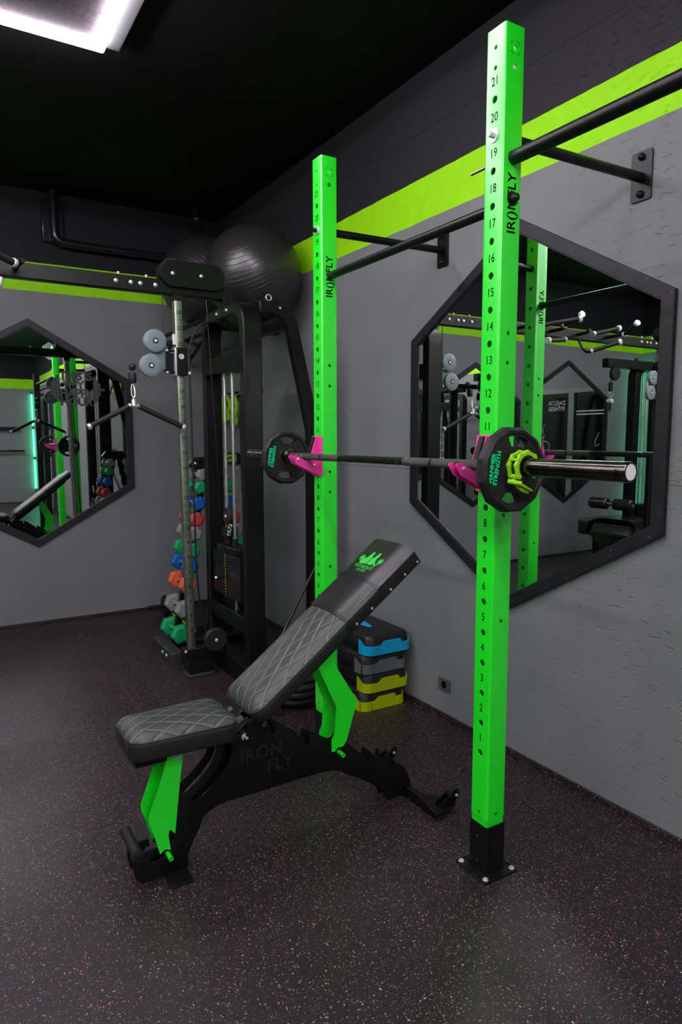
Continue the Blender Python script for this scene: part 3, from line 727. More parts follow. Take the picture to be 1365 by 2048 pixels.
# ------------------------------------------------------------------ cable crossover machine
CX = -2.265
cm = thing('cable_machine', 'black two tower cable crossover machine joined by an overhead beam with grips', 'cable machine', (CX, 2.3, 0))
def tower(mir, detail, root, full=True):
    def T(p): return Vector((2*CX-p.x, p.y, p.z)) if mir else p
    def B(): b = MB(); b.T = T; return b
    # chrome column with its slider
    col = B().ring([(x, y, .165) for x, y in rrect(-.903, 2.262, .0225, .024, .004, 2)], [(x, y, .165) for x, y in rrect(-.903, 2.262, .0195, .021, .003, 2)], (-.034, 0, 2.052)).build('chrome_column', 'steel', root)
    if detail:
        for i in range(24):
            g = B(); zc = 2.126-.0873*i; cx_ = -.937+.034*(2.217-zc)/2.052
            if i != 3: g.add(text_mesh(str(24-i), .030, 1), frame_mtx((cx_, 2.2378, zc), (1, 0, 0), (0, 0, 1)))
            g.box(cx_-.019, cx_+.019, 2.2376, 2.238, zc-.042, zc-.0408); g.build('column_number', 'ink', col, smooth=0)
    B().box(-.964, -.910, 2.236, 2.29, 2.19, 2.222).build('column_cap', 'black', root, bevel=.002)
    B().box(-.932, -.772, 2.228, 2.345, .0, .020).build('foot_pad', 'charcoal', root, bevel=.004)
    B().box(-.925, -.780, 2.235, 2.338, .020, .13).build('column_foot', 'black', root, bevel=.004)
    B().box(-.955, -.69, 2.232, 2.305, .120, .178).build('base_beam', 'black', root, bevel=.004)
    B().box(-.705, -.595, 1.84, 2.60, .0, .12).build('base_beam', 'black', root, bevel=.004)
    g = B()
    for x, z in ((-.948, .168), (-.76, .15), (-.73, .15)): g.lathe((x, 2.232, z), (0, -1, 0), [(0, .008), (.006, .008), (.009, .004)], 10)
    g.build('base_bolts', 'zinc', root)
    pw = B().cyl((-.775, 2.18, .225), (-.775, 2.215, .225), .072, 36, bev=.008).build('base_pulley', 'rubber', root)
    B().lathe((-.775, 2.1795, .225), (0, -1, 0), [(0, .011), (.006, .010), (.009, .006)], 12).build('pulley_bolt', 'zinc', pw)
    # arch frame in the plane x = const: tall loop with rounded shoulders
    def arch(y0, y1, zt, r, n=8):
        pts = [(y0, .04)]
        for i in range(n+1): a = PI-PI/2*i/n; pts.append((y0+r+r*math.cos(a), zt-r+r*math.sin(a)))
        for i in range(n+1): a = PI/2-PI/2*i/n; pts.append((y1-r+r*math.cos(a), zt-r+r*math.sin(a)))
        pts.append((y1, .04)); return pts
    o = arch(1.879, 2.536, 2.174, .15); i_ = arch(1.940, 2.485, 2.106, .10)
    B().ring([(-.700, y, z) for y, z in o], [(-.700, y, z) for y, z in i_], (.111, 0, 0)).build('tower_frame', 'blackm', root, bevel=.008, smooth=40)
    B().box(-.698, -.592, 1.935, 2.489, 1.805, 1.899).build('cross_member', 'blackm', root, bevel=.004)
    B().box(-.698, -.648, 1.935, 2.489, .316, .406).build('cross_member', 'blackm', root, bevel=.004)
    B().box(-.665, -.600, 2.235, 2.305, 2.170, 2.298).build('beam_mount', 'black', root, bevel=.003)
    for yy_ in (2.165, 2.287): B().cyl((-.651, yy_, .368), (-.651, yy_, 1.871), .0105, 20).build('guide_rod', 'chrome', root)
    # weight stack
    ZS = .4857; DS = .01738
    for k_ in range(15): st = B().box(-.7065, -.587, 1.963, 2.381, ZS+DS*k_, ZS+DS*k_+.0155).build('stack_plate', 'blackm', root, bevel=.001)
    B().xy([(-.695, 2.010), (-.601, 2.010), (-.592, 2.048), (-.592, 2.311), (-.601, 2.349), (-.695, 2.349), (-.7065, 2.311), (-.7065, 2.048)], .747, .786).build('top_weight', 'black', root, bevel=.003)
    if detail:
        for k_ in range(15): B().add(text_mesh(str(5+5*k_), .014, 1), frame_mtx((-.7071, 2.189, ZS+.0068+DS*k_), (0, -1, 0), (0, 0, 1))).build('stack_number', 'yellow', root, smooth=0)
        for k_ in range(14): B().box(-.7070, -.7060, 1.963, 2.160, ZS+DS*k_+.0157, ZS+DS*k_+.0170).build('stack_edge', 'steel', root, smooth=0)
        sp = B().lathe((-.7075, 2.217, .598), (-1, 0, 0), [(0, .006), (.03, .006), (.03, .012), (.045, .012)], 12).build('selector_pin', 'black', root)
        B().ball((-.757, 2.217, .598), .005, 10, 6).build('pin_light', 'ledb', sp)
        B().tube([(-.735, 2.226, .60), (-.740, 2.254, .65), (-.730, 2.226, .725), (-.706, 2.198, .785)], .004, 8, 2).build('pin_lanyard', 'rubber', root)
    for yy_ in (2.165, 2.287): B().cyl((-.651, yy_, .786), (-.651, yy_, .828), .018, 16).build('rod_bushing', 'rubber', root)
    sp = B().cyl((-.681, 2.226, .960), (-.634, 2.226, .960), .054, 32, bev=.006).build('stack_pulley', 'rubber', root)
    B().lathe((-.683, 2.226, .960), (-1, 0, 0), [(0, .011), (.006, .009)], 12).build('pulley_bolt', 'zinc', sp)
    g = B(); g.box(-.69, -.625, 2.182, 2.272, .838, .894); g.box(-.667, -.648, 2.217, 2.236, .786, .847); g.build('pulley_yoke', 'blackm', root, bevel=.002)
    g = B()
    for dy in (.03, .05, .075): g.torus((-.700, 2.150-dy*.4, .838+dy), (1, .3, 0), .013, .003, 16, 6)
    g.build('yoke_rings', 'chrome', root)
    B().box(-.667, -.601, 2.160, 2.292, .406, .4857).build('stack_buffer', 'black', root, bevel=.004)
    # side braces at the back of the tower
    pa = [(-.592, 2.106), (-.520, 2.106), (-.478, 2.099), (-.448, 2.076), (-.420, 2.040), (-.290, 1.458), (-.290, .0), (-.215, .0), (-.215, 1.477), (-.359, 2.078), (-.397, 2.139), (-.448, 2.165), (-.500, 2.174), (-.592, 2.174)]
    B().xz(pa, 1.898, 1.954).build('rear_brace', 'black', root, bevel=.008)
    B().box(-.592, -.20, 2.443, 2.50, 2.085, 2.148).build('rear_brace', 'black', root, bevel=.008)
    B().box(-.288, -.218, 1.954, 2.12, .0, .06).build('rear_rail', 'black', root, bevel=.004)
    B().box(-.42, -.365, 1.954, 2.443, 2.045, 2.095).build('rear_rail', 'black', root, bevel=.004)
    g = B()
    for yy_ in (2.11, 2.26): g.lathe((-.700, yy_, 2.141), (-1, 0, 0), [(0, .010), (.005, .009), (.008, .005)], 12)
    g.torus((-.525, 1.925, 2.196), (0, 1, 0), .016, .004, 20, 8); g.lathe((-.470, 1.896, 2.141), (0, -1, 0), [(0, .008), (.006, .006)], 10)
    g.build('tower_bolts', 'zinc', root)
    # cables
    g = B(); g.tube([(-1.018, 2.262, 2.22), (-1.018, 2.262, 1.975)], .0028, 8); g.tube([(-.765, 2.255, 2.22), (-.735, 2.21, 1.30), (-.705, 2.20, .30)], .0022, 8)
    g.build('steel_cable', 'bar', root)
    g = B(); g.tube([(-.63, 2.262, 2.10), (-.80, 2.215, 2.09), (-.868, 2.215, 2.0), (-.889, 2.215, 1.90), (-.888, 2.215, 1.86)], .006, 10, 3)
    g.tube([(-.888, 2.215, 1.78), (-.880, 2.225, 1.5), (-.872, 2.24, 1.05), (-.858, 2.26, .50), (-.80, 2.262, .22)], .0055, 10, 2)
    g.build('black_cable', 'rubber', root)
    g = B(); g.cyl((-.889, 2.215, 1.895), (-.889, 2.215, 1.84), .011, 14); g.cyl((-.889, 2.215, 1.85), (-.888, 2.215, 1.80), .009, 14); g.build('cable_stop', 'rubber', root)
    B().cyl((-.888, 2.215, 1.835), (-.886, 2.215, 1.785), .0085, 14).build('cable_clamp', 'zinc', root)
    # slider carriage
    ca = B().box(-.956, -.893, 2.222, 2.305, 1.778, 1.932).build('carriage', 'blackm', root, bevel=.004)
    B().box(-.966, -.955, 2.225, 2.30, 1.776, 1.931).build('carriage_plate', 'zinc', ca, bevel=.002)
    B().box(-.976, -.956, 2.226, 2.242, 1.945, 2.005).build('white_sleeve', 'white', root, bevel=.003)
    g = B(); g.lathe((-.930, 2.2222, 1.883), (0, -1, 0), [(0, .015), (.0008, .015)], 24); g.build('number_badge', 'white', ca)
    if detail: B().add(text_mesh('21', .018), frame_mtx((-.930, 2.2208, 1.883), (1, 0, 0), (0, 0, 1))).build('badge_number', 'ink', ca, smooth=0)
    g = B(); g.box(-1.012, -.966, 2.245, 2.285, 1.80, 1.90); g.box(-1.005, -.966, 2.232, 2.240, 1.905, 1.918); g.box(-1.005, -.966, 2.232, 2.240, 1.785, 1.80)
    g.cyl((-.985, 2.23, 1.953), (-.985, 2.262, 1.953), .018, 20); g.build('swivel_bracket', 'black', root, bevel=.002)
    g = B()
    for z in (1.913, 1.792): g.lathe((-1.008, 2.238, z), (0, -1, 0), [(0, .007), (.008, .007), (.011, .003)], 10)
    g.build('bracket_bolts', 'zinc', root)
    B().xz([(-1.085, 1.91), (-1.006, 1.925), (-1.006, 1.81), (-1.09, 1.815), (-1.13, 1.86)], 2.262, 2.27).build('pulley_plate', 'grey', root, bevel=.001)
    for (x, z) in ((-1.070, 1.962), (-1.097, 1.826)):
        po = B().lathe((x, 2.235, z), (0, 1, 0), [(0, .030), (.0, .056), (.004, .0625), (.012, .0625), (.017, .054), (.022, .0625), (.030, .0625), (.034, .056), (.034, 0)], 48).build('guide_pulley', 'grey', root)
        B().lathe((x, 2.2352, z), (0, -1, 0), [(0, .0155), (.0012, .0155), (.0012, .0105)], 24).build('pulley_recess', 'black', po)
        B().lathe((x, 2.234, z), (0, -1, 0), [(0, .0085), (.004, .0082), (.0045, .004), (.002, .0035)], 20).build('pulley_bolt', 'white', po)
    # cowling over the beam end
    B().xz(rrect(-.850, 2.333, .188, .071, .068, 8), 2.215, 2.222).build('pulley_cowling', 'blackm', root, bevel=.001)
    B().xz(rrect(-.850, 2.333, .188, .071, .068, 8), 2.29, 2.297).build('pulley_cowling', 'blackm', root, bevel=.001)
    g = B()
    for x in (-.97, -.79): g.cyl((x, 2.223, 2.355), (x, 2.289, 2.355), .06, 28)
    g.build('beam_pulley', 'rubber', root)
    g = B()
    for x, z in ((-.970, 2.331), (-.806, 2.334)): g.lathe((x, 2.2145, z), (0, -1, 0), [(0, .0105), (.005, .010), (.009, .004)], 14)
    for x in (-1.273, -1.194, -1.143, -1.061): g.lathe((x, 2.2395, 2.262), (0, -1, 0), [(0, .0115), (.005, .011), (.009, .005)], 14)
    for x in (-1.256, -1.107): g.lathe((x, 2.25, 2.299), (0, 0, 1), [(0, .008), (.012, .008), (.015, .004)], 10)
    g.build('beam_bolts', 'zinc', root)
tower(False, True, cm); tower(True, False, cm)
MB().box(-3.915, -.615, 2.24, 2.30, 2.222, 2.298).build('overhead_beam', 'blackm', cm, bevel=.004)
g = MB()
def grip(p, q):
    p, q = Vector(p), Vector(q); d = (q-p).normalized()
    MB().cyl(p, q, .0165, 20).build('pull_up_grip', 'rubber', cm)
    e = MB(); e.cyl(q-d*.004, q+d*.022, .025, 20, bev=.003); e.build('grip_end_cap', 'white', cm)
    MB().cyl(p-d*.016, p+d*.004, .022, 20, bev=.003).build('grip_collar', 'zinc', cm)
for x in (-1.76, -2.10, -2.42, -2.77):
    sgn = 1 if x in (-2.10, -2.77) else -1
    MB().tube([(x, 2.25, 2.262), (x, 2.16, 2.262), (x-.02*sgn, 2.10, 2.275)], .013, 12, 1).build('grip_stem', 'black', cm)
grip((-1.785, 2.08, 2.255), (-2.02, 1.90, 2.30)); grip((-2.08, 2.08, 2.285), (-2.04, 1.90, 2.33))
grip((-2.44, 2.09, 2.25), (-2.66, 2.04, 2.30)); grip((-2.79, 2.07, 2.27), (-2.74, 1.93, 2.33))
grip((-2.10, 2.10, 2.18), (-1.86, 2.04, 2.15)); grip((-2.46, 2.12, 2.12), (-2.60, 1.98, 2.18))
MB().tube([(-2.46, 2.26, 2.225), (-2.46, 2.20, 2.12), (-2.46, 2.12, 2.11)], .010, 10, 1).build('grip_stem', 'black', cm)
MB().tube([(-2.10, 2.26, 2.225), (-2.10, 2.16, 2.17), (-2.10, 2.10, 2.18)], .010, 10, 1).build('grip_stem', 'black', cm)

# V handle on its carabiner
def v_handle(x0, label, sx=1):
    t = thing('v_handle', label, 'cable handle', (x0, 2.15, 1.60), 'V shaped cable handles')
    X = lambda dx: x0+dx*sx
    MB().ball((X(.008), 2.20, 1.808), .020, 20, 12).build('ball_stop', 'rubber', t)
    MB().lathe((X(.002), 2.18, 1.722), (0, .1, 1), [(0, .016), (.008, .020), (.035, .022), (.052, .019), (.056, .006)], 20).build('rubber_stopper', 'rubber', t)
    g = MB(); g.tube([(X(0), 2.17, 1.715), (X(-.011), 2.17, 1.70), (X(-.010), 2.165, 1.655), (X(-.002), 2.16, 1.640), (X(.008), 2.16, 1.652), (X(.006), 2.17, 1.70), (X(0), 2.17, 1.716)], .0038, 8, 2)
    g.build('carabiner', 'chrome', t)
    g = MB(); g.lathe((X(-.003), 2.155, 1.636), (0, 0, -1), [(0, .006), (.006, .010), (.018, .012), (.030, .014)], 16); g.ball((X(-.003), 2.15, 1.600), .014, 16, 10); g.build('swivel', 'zinc', t)
    for s in (-1, 1):
        p = Vector((X(-.003+s*.016), 2.15, 1.600)); q = Vector((X(-.232) if s < 0 else X(.262), 2.15, 1.488)); d = (q-p).normalized()
        MB().cyl(p+d*.012, q, .0145, 20).build('grip_bar', 'rubber', t)
        MB().cyl(q-d*.004, q+d*.014, .0175, 24, bev=.003).build('end_cap', 'zinc', t)
        MB().cyl(p, p+d*.014, .0165, 20, bev=.002).build('brass_collar', 'steel', t)
v_handle(-1.219, 'black V shaped pulldown handle hanging from the near grey pulleys')

# ------------------------------------------------------------------ exercise balls
def ball(c, r, label, rot):
    t = tag(bpy.data.objects.new('exercise_ball', None), label, 'exercise ball', 'black exercise balls'); COL.objects.link(t); t.location = c
    g = MB(); rings = []
    seg = 96
    for i in range(1, 120):
        th = PI*i/120; rr = r
        for k_ in range(-9, 10):
            d = (th-PI/2)*r-k_*.020
            if abs(d) < .0022 and 2 < abs(k_) : rr = r-.0011*(1-abs(d)/.0022)
            if abs(d) < .0032 and abs(k_) == 0: rr = r+.0004
        rings.append([(c[0]+rr*math.sin(th)*math.cos(2*PI*j/seg), c[1]+rr*math.sin(th)*math.sin(2*PI*j/seg), c[2]+rr*math.cos(th)) for j in range(seg)])
    g.loft(rings)
    o = g.build('ball_skin', ball_mat, t, smooth=80); o.rotation_euler = rot
    q = MB(); q.lathe((c[0]+r-.001, c[1], c[2]), (1, 0, 0), [(0, .012), (.002, .011), (.003, .004)], 16); w = q.build('valve_plug', 'rubber', t); w.rotation_euler = rot
def mk_ball_mat():
    m = M['ball'].copy(); nt = m.node_tree; b = nt.nodes['Principled BSDF']; k = N(nt)
    tc = nt.nodes.new('ShaderNodeTexCoord'); sx = nt.nodes.new('ShaderNodeSeparateXYZ'); nt.links.new(tc.outputs['Object'], sx.inputs[0])
    z = sx.outputs[2]
    groove = k.ramp(k.m('ABSOLUTE', k.m('SUBTRACT', k.m('FRACT', k.m('ADD', k.m('DIVIDE', z, .024), 50.)), .5)), .43, .5)
    h = k.m('ADD', k.m('MULTIPLY', groove, -1.), k.m('MULTIPLY', k.noise(tc.outputs['Object'], 35, 3, (1, 1, 8)), .07))
    bp = nt.nodes.new('ShaderNodeBump'); bp.inputs['Strength'].default_value = .6; bp.inputs['Distance'].default_value = .0012
    nt.links.new(h, bp.inputs['Height']); nt.links.new(bp.outputs[0], b.inputs['Normal']); return m
ball_mat = mk_ball_mat()
ball((-.335, 2.55, 2.462), .309, 'big black exercise ball resting on the tower frame, nearer and shinier one', (.45, -.7, 0))
ball((-.415, 3.237, 2.540), .310, 'dark exercise ball half hidden behind the shinier ball and cowling', (.2, .5, 0))
t = thing('ball_shelf', 'black tube shelf on the far wall carrying the rear exercise ball', 'shelf', (-.4, YB, 2.2))
for x in (-.525, -.305): MB().cyl((x, 2.98, 2.230), (x, YB, 2.230), .016, 14).build('shelf_tube', 'black', t)
MB().cyl((-.525, 2.98, 2.230), (-.305, 2.98, 2.230), .016, 14).build('shelf_tube', 'black', t)
for x in (-.525, -.305): MB().tube([(x, 3.5, 2.22), (x, YB, 2.02)], .012, 10).build('shelf_brace', 'black', t)

# ------------------------------------------------------------------ dumbbell rack + dumbbells
t = thing('dumbbell_rack', 'narrow black A shaped dumbbell tree rack behind the chrome column', 'dumbbell rack', (-.62, 2.73, 0))
MB().yz([(2.51, .0), (2.51, .075), (2.53, .085), (2.93, .085), (2.95, .075), (2.95, .0)], -.955, -.88).build('rack_foot', 'charcoal', t, bevel=.004)
MB().yz([(2.51, .0), (2.51, .075), (2.53, .085), (2.93, .085), (2.95, .075), (2.95, .0)], -.36, -.285).build('rack_foot', 'charcoal', t, bevel=.004)
MB().box(-.90, -.34, 2.70, 2.76, .02, .08).build('rack_tie', 'black', t, bevel=.004)
rows = [(.165, 'green'), (.325, 'grey'), (.482, 'orange'), (.603, 'blue'), (.702, 'green'), (.812, 'grey'), (.902, 'red'), (1.005, 'blue'), (1.108, 'green'), (1.188, 'grey')]
def rx(z, s): f = (z-.175)/(1.19-.175); return -.600-s*(.252*(1-f)+.078*f)
for s in (1, -1):
    MB().prism([(rx(.0, s)+s*.02-.02, 2.71, .07), (rx(.0, s)+s*.02+.02, 2.71, .07), (rx(1.25, s)+s*.05+.02, 2.71, 1.27), (rx(1.25, s)+s*.05-.02, 2.71, 1.27)], (0, .04, 0)).build('rack_post', 'black', t, bevel=.002)
    g = MB()
    for z, c in rows:
        x = rx(z, s)
        g.xz([(x+s*.06, z-.045), (x-s*.005, z-.022), (x-s*.022, z+.004), (x-s*.012, z+.006), (x, z-.012), (x+s*.03, z-.018), (x+s*.06, z-.01)], 2.70, 2.706)
        g.xz([(x+s*.06, z-.045), (x-s*.005, z-.022), (x-s*.022, z+.004), (x-s*.012, z+.006), (x, z-.012), (x+s*.03, z-.018), (x+s*.06, z-.01)], 2.754, 2.76)
    g.build('cradle_arms', 'black', t)
MB().xz([(-.74, 1.25), (-.70, 1.30), (-.54, 1.30), (-.50, 1.25), (-.54, 1.22), (-.70, 1.22)], 2.70, 2.76).build('rack_top', 'black', t, bevel=.003)
g = MB()
for x, z in ((-.70, 1.262), (-.54, 1.262)): g.lathe((x, 2.699, z), (0, -1, 0), [(0, .009), (.005, .008), (.007, .004)], 10)
for yy_ in (2.60, 2.68): g.lathe((-.9555, yy_, .045), (-1, 0, 0), [(0, .011), (.005, .010), (.008, .005)], 10)
g.lathe((-.86, 2.69, .10), (0, -1, 0), [(0, .011), (.008, .008)], 10)
g.build('rack_bolts', 'zinc', t)
proto = {}
ordn = {.165: 'lowest', .325: 'second from the floor', .482: 'third from the floor', .603: 'fourth from the floor', .702: 'fifth from the floor', .812: 'fifth from the top', .902: 'fourth from the top', 1.005: 'third from the top', 1.108: 'second from the top', 1.188: 'topmost'}
for s, side in ((1, 'camera side'), (-1, 'wall side')):
    for i, (z, c) in enumerate(rows):
        f = i/9; R_ = .066*(1-f)+.043*f; hl = .062*(1-f)+.045*f; gap = .112-.01*f
        x = rx(z, s)
        key = i
        lab = '%s hexagonal dumbbell, %s on the %s of the rack' % (c, ordn[z], side)
        if key in proto:
            d = copy_tree(proto[key]); d.location = (x, 2.73, z); d['label'] = lab; continue
        d = thing('dumbbell', lab, 'dumbbell', (x, 2.73, z), 'coloured dumbbells on the tree rack'); proto[key] = d
        MB().cyl((x, 2.73-gap, z), (x, 2.73+gap, z), .0135, 14).build('handle', 'chrome', d)
        for sy in (-1, 1):
            g = MB(); a = .15
            prof = [(-hl*.5, R_*.80), (-hl*.5+.010, R_), (hl*.5-.014, R_), (hl*.5, R_*.74)]
            g.loft([[(x+rr*math.cos(a+PI*k_/3), 2.73+sy*(gap+tt), z+rr*math.sin(a+PI*k_/3)) for k_ in range(6)] for tt, rr in prof])
            g.build('head', 'hex'+c, d, bevel=.003, smooth=0)

# ------------------------------------------------------------------ step platforms
def step(k_, dx, dy, m, label):
    zb = .1*k_; x0, x1, y0, y1 = -.318+dx, -.028+dx, 1.272+dy, 1.875+dy
    t = thing('step_platform', label, 'aerobic step', ((x0+x1)/2, (y0+y1)/2, zb), 'stacked aerobic steps')
    def fp(ins, z, r=.045): return [(x, y, z) for x, y in rrect((x0+x1)/2, (y0+y1)/2, (x1-x0)/2-ins, (y1-y0)/2-ins, r, 6)]
    MB().loft([fp(.004, zb+.038), fp(.010, zb+.080), fp(.016, zb+.096), fp(.026, zb+.100)]).build('platform_top', 'splast', t, smooth=50)
    # coloured end bands with a notched upper edge, wrapped round both ends
    for e in (0, 1):
        g = MB(); path = fp(-.001, 0, .047); n = len(path)
        ym = (y0+y1)/2
        if e == 0: idx = [i for i in range(n) if path[i][1] < ym]
        else: idx = [i for i in range(n) if path[i][1] > ym]
        pts = sorted([path[i] for i in idx], key=lambda p: math.atan2((p[1]-ym), p[0]-(x0+x1)/2) % (2*PI))
        sy = -1 if e == 0 else 1; yl = y0+.085 if e == 0 else y1-.085
        L_ = [pts[0][:2]]
        pts = [p for p in pts]
        full = [(pts[0][0], yl)]+[(p[0], p[1]) for p in pts]+[(pts[-1][0], yl)]
        # resample by arc length
        out = []; 
        for a, b in zip(full, full[1:]):
            d = math.dist(a, b); m_ = max(1, int(d/.008))
            for j in range(m_): out.append((a[0]+(b[0]-a[0])*j/m_, a[1]+(b[1]-a[1])*j/m_))
        out.append(full[-1]); tot = 0; s_ = [0]
        for a, b in zip(out, out[1:]): tot += math.dist(a, b); s_.append(tot)
        def hz(u):
            if u < .03: return .072
            if u < .13: return .072-.024*(u-.03)/.10
            if u < .34: return .048
            if u < .39: return .048+.020*(u-.34)/.05
            if u < .66: return .068
            return hz(1-u)
        up_r, lo = [], []
        cxm, cym = (x0+x1)/2, (y0+y1)/2
        inn = lambda p: (p[0]+(.010 if p[0] < cxm else -.010), p[1]+(.010 if p[1] < cym else -.010))
        for (a, b), (c_, d_) in zip(zip(out, s_), zip(out[1:], s_[1:])):
            h1, h2 = zb+hz(b/tot), zb+hz(d_/tot); ia, ic = inn(a), inn(c_)
            g.loft([[(a[0], a[1], zb), (c_[0], c_[1], zb), (ic[0], ic[1], zb), (ia[0], ia[1], zb)], [(a[0], a[1], h1), (c_[0], c_[1], h2), (ic[0], ic[1], h2), (ia[0], ia[1], h1)]])
        g.build('foot_band', m, t, smooth=40)
    # recessed dark body under the top between the feet
    MB().loft([fp(.012, zb+.001), fp(.006, zb+.040)]).build('platform_skirt', 'splast', t, smooth=50)
    if k_ == 3: MB().xy([((x0+x1)/2-.01+.030*math.cos(2*PI*i/24), 1.585+.16*math.sin(2*PI*i/24)) for i in range(24)], zb+.0995, zb+.1012).build('top_insert', m, t)
step(0, -.012, .0, 'slime', 'lime banded black step, lowest of the stack on the floor')
step(1, .004, -.012, 'slime', 'lime banded black step, second from the floor')
step(2, -.006, -.004, 'sgrey', 'grey banded black step, second from the top')
step(3, .012, -.016, 'sblue', 'blue banded black step, topmost of the stack')

# ------------------------------------------------------------------ small things near the corner
g = MB(); P_ = []
for i in range(150):
    a = 2*PI*i/25; R_ = .115+.012*math.sin(i*.21); P_.append((-.545+R_*math.cos(a), 1.575+R_*math.sin(a), .021+.040*(i//25)+.04*((i % 25)/25)*.9))
rope = thing('battle_rope', 'coiled black rope on the floor beside the far upright', 'rope', (-.545, 1.575, 0))
o = MB().tube(P_, .021, 10).build('rope_coil', 'rubber', rope); o = None
MB().tube([(-.655, 1.575, .05), (-.70, 1.52, .025), (-.72, 1.46, .022)], .021, 10, 1).build('rope_tail', 'rubber', rope)
t = thing('leaning_bar', 'thin black bar leaning from the floor against the tower brace behind the bench', 'exercise bar', (-.712, 1.8, 0))
MB().cyl((-.712, 1.80, .005), (-.235, 1.888, .705), .0085, 14).build('bar_rod', 'bar', t)
MB().cyl((-.714, 1.80, .001), (-.698, 1.803, .03), .012, 14).build('bar_tip', 'rubber', t)
# hanging accessories on the right wall behind the tower
t = thing('accessory_rail', 'black wall rail with hooks seen between the tower guide rods', 'hook rail', (0, 3.4, 1.78))
MB().box(-.02, 0, 3.15, 3.92, 1.76, 1.80).build('rail', 'black', t, bevel=.002)
g = MB()
for i in range(6): g.tube([(-.02, 3.18+.13*i, 1.775), (-.06, 3.18+.13*i, 1.765), (-.065, 3.18+.13*i, 1.785)], .004, 8, 1)
g.build('rail_hooks', 'zinc', t)
def band(y, z0, z1, m, label, w=.018):
    t = thing('resistance_band', label, 'resistance band', (-.05, y, z0), 'bands hanging on the wall rail')
    MB().tube([(-.05, y, z0), (-.05, y-w*1.6, z0-.05), (-.05, y-w*1.8, (z0+z1)/2), (-.05, y-w, z1+.03), (-.05, y, z1), (-.05, y+w, z1+.03), (-.05, y+w*1.8, (z0+z1)/2), (-.05, y+w*1.6, z0-.05), (-.05, y, z0)], .015 if m == 'lime' else .008, 8, 2).build('band_loop', m, t)
    if m == 'lime': MB().box(-.075, -.03, y-.03, y+.03, z1-.05, z1+.01).build('band_grip', m, t, bevel=.006)
band(3.86, 1.77, 1.60, 'lime', 'lime band loop hanging nearest the corner, seen left of the guide rods', .022)
band(3.74, 1.77, 1.62, 'lime', 'lime band loop hanging between the guide rods', .03)
band(3.60, 1.77, 1.58, 'lime', 'short lime band loop hanging right of the guide rods', .03)
band(3.44, 1.77, .95, 'rubber', 'long black band loop hanging on the wall rail')
band(3.31, 1.77, 1.0, 'red', 'red rubber tube loop hanging on the wall rail')
for yb, zb_, lab in ((3.72, 1.26, 'lime edged black pad hanging low behind the guide rods'), (2.98, 1.25, 'lime edged black pad seen through the far weight plate')):
    t = thing('strap_pad', lab, 'exercise strap', (-.03, yb, zb_), 'lime edged pads on the wall')
    MB().yz(rrect(yb, zb_, .13, .045, .02), -.04, -.006).build('pad_body', 'rubber', t, bevel=.003)
    g = MB(); g.yz(rrect(yb, zb_+.0, .125, .030, .02), -.046, -.040); g.build('lime_face', 'lime', t, bevel=.002)
    g = MB(); g.tube([(-.047, yb-.07, zb_-.02), (-.050, yb-.02, zb_+.015), (-.047, yb+.03, zb_-.015), (-.047, yb+.08, zb_+.02)], .006, 8, 1); g.build('cord', 'rubber', t)
    g = MB(); g.torus((-.046, yb-.16, zb_-.075), (1, 0, 0), .022, .0035, 24, 8); g.build('d_ring', 'chrome', t)
    g = MB(); g.tube([(-.04, yb-.12, zb_-.03), (-.045, yb-.16, zb_-.055)], .008, 8); g.build('ring_strap', 'rubber', t)
# black board with lime line and wheel on the floor behind the base beam
t = thing('balance_board', 'flat black board with a lime stripe lying behind the machine base', 'board', (-.50, 3.1, 0))
MB().box(-.62, -.34, 2.99, 3.55, .0, .10).build('board_body', 'rubber', t, bevel=.01)
MB().box(-.622, -.619, 3.0, 3.54, .045, .065).build('board_stripe', 'lime', t)
t = thing('ab_wheel', 'small black wheel roller with lime rim on the floor near the far corner', 'ab roller', (-.62, 3.72, 0))
MB().cyl((-.64, 3.72, .085), (-.60, 3.72, .085), .085, 30, bev=.01).build('wheel', 'rubber', t)
MB().cyl((-.60, 3.72, .085), (-.596, 3.72, .085), .06, 30).build('wheel_rim', 'lime', t)
MB().cyl((-.76, 3.72, .085), (-.48, 3.72, .085), .014, 14).build('grip_axle', 'rubber', t)
# pipe, sensor, socket
t = thing('wall_pipe', 'glossy black pipe elbow running along the top of the far wall', 'pipe', (-.8, YB, 2.88))
MB().tube([(-1.30, 3.93, CEIL), (-1.30, 3.93, 2.92), (-1.28, 3.93, 2.87), (-1.22, 3.93, 2.855), (-.02, 3.93, 2.865)], .030, 16, 2).build('pipe_run', 'duct', t)
MB().box(-1.38, -1.22, 3.97, YB, 2.86, 3.16).build('pipe_plate', 'duct', t, bevel=.02)
t = thing('ceiling_sensor', 'small round black sensor near the ceiling corner', 'sensor', (-.28, 3.75, 3.17))
MB().cyl((-.28, 3.75, CEIL), (-.28, 3.74, 3.15), .022, 18).build('sensor_stem', 'duct', t)
MB().ball((-.28, 3.73, 3.13), .034, 20, 12).build('sensor_head', 'duct', t)
MB().tube([(-.25, 3.75, 3.18), (-.19, 3.8, 3.13), (-.14, 3.82, 2.98), (-.10, 3.85, 2.87)], .003, 6, 2).build('sensor_cable', 'rubber', t)
t = thing('wall_socket', 'square grey power socket low on the right wall', 'socket', (0, 1.0, .178))
MB().yz(rrect(1.0, .178, .043, .031, .004), -.010, 0).build('socket_plate', 'socket', t, bevel=.002)
g = MB(); g.lathe((-.0102, 1.0, .178), (1, 0, 0), [(0, .0195), (.0005, .0195)], 24); 
for dy in (-.009, .009): g.cyl((-.0112, 1.0+dy, .178), (-.009, 1.0+dy, .178), .0028, 10)
g.build('socket_face', 'ink', t)

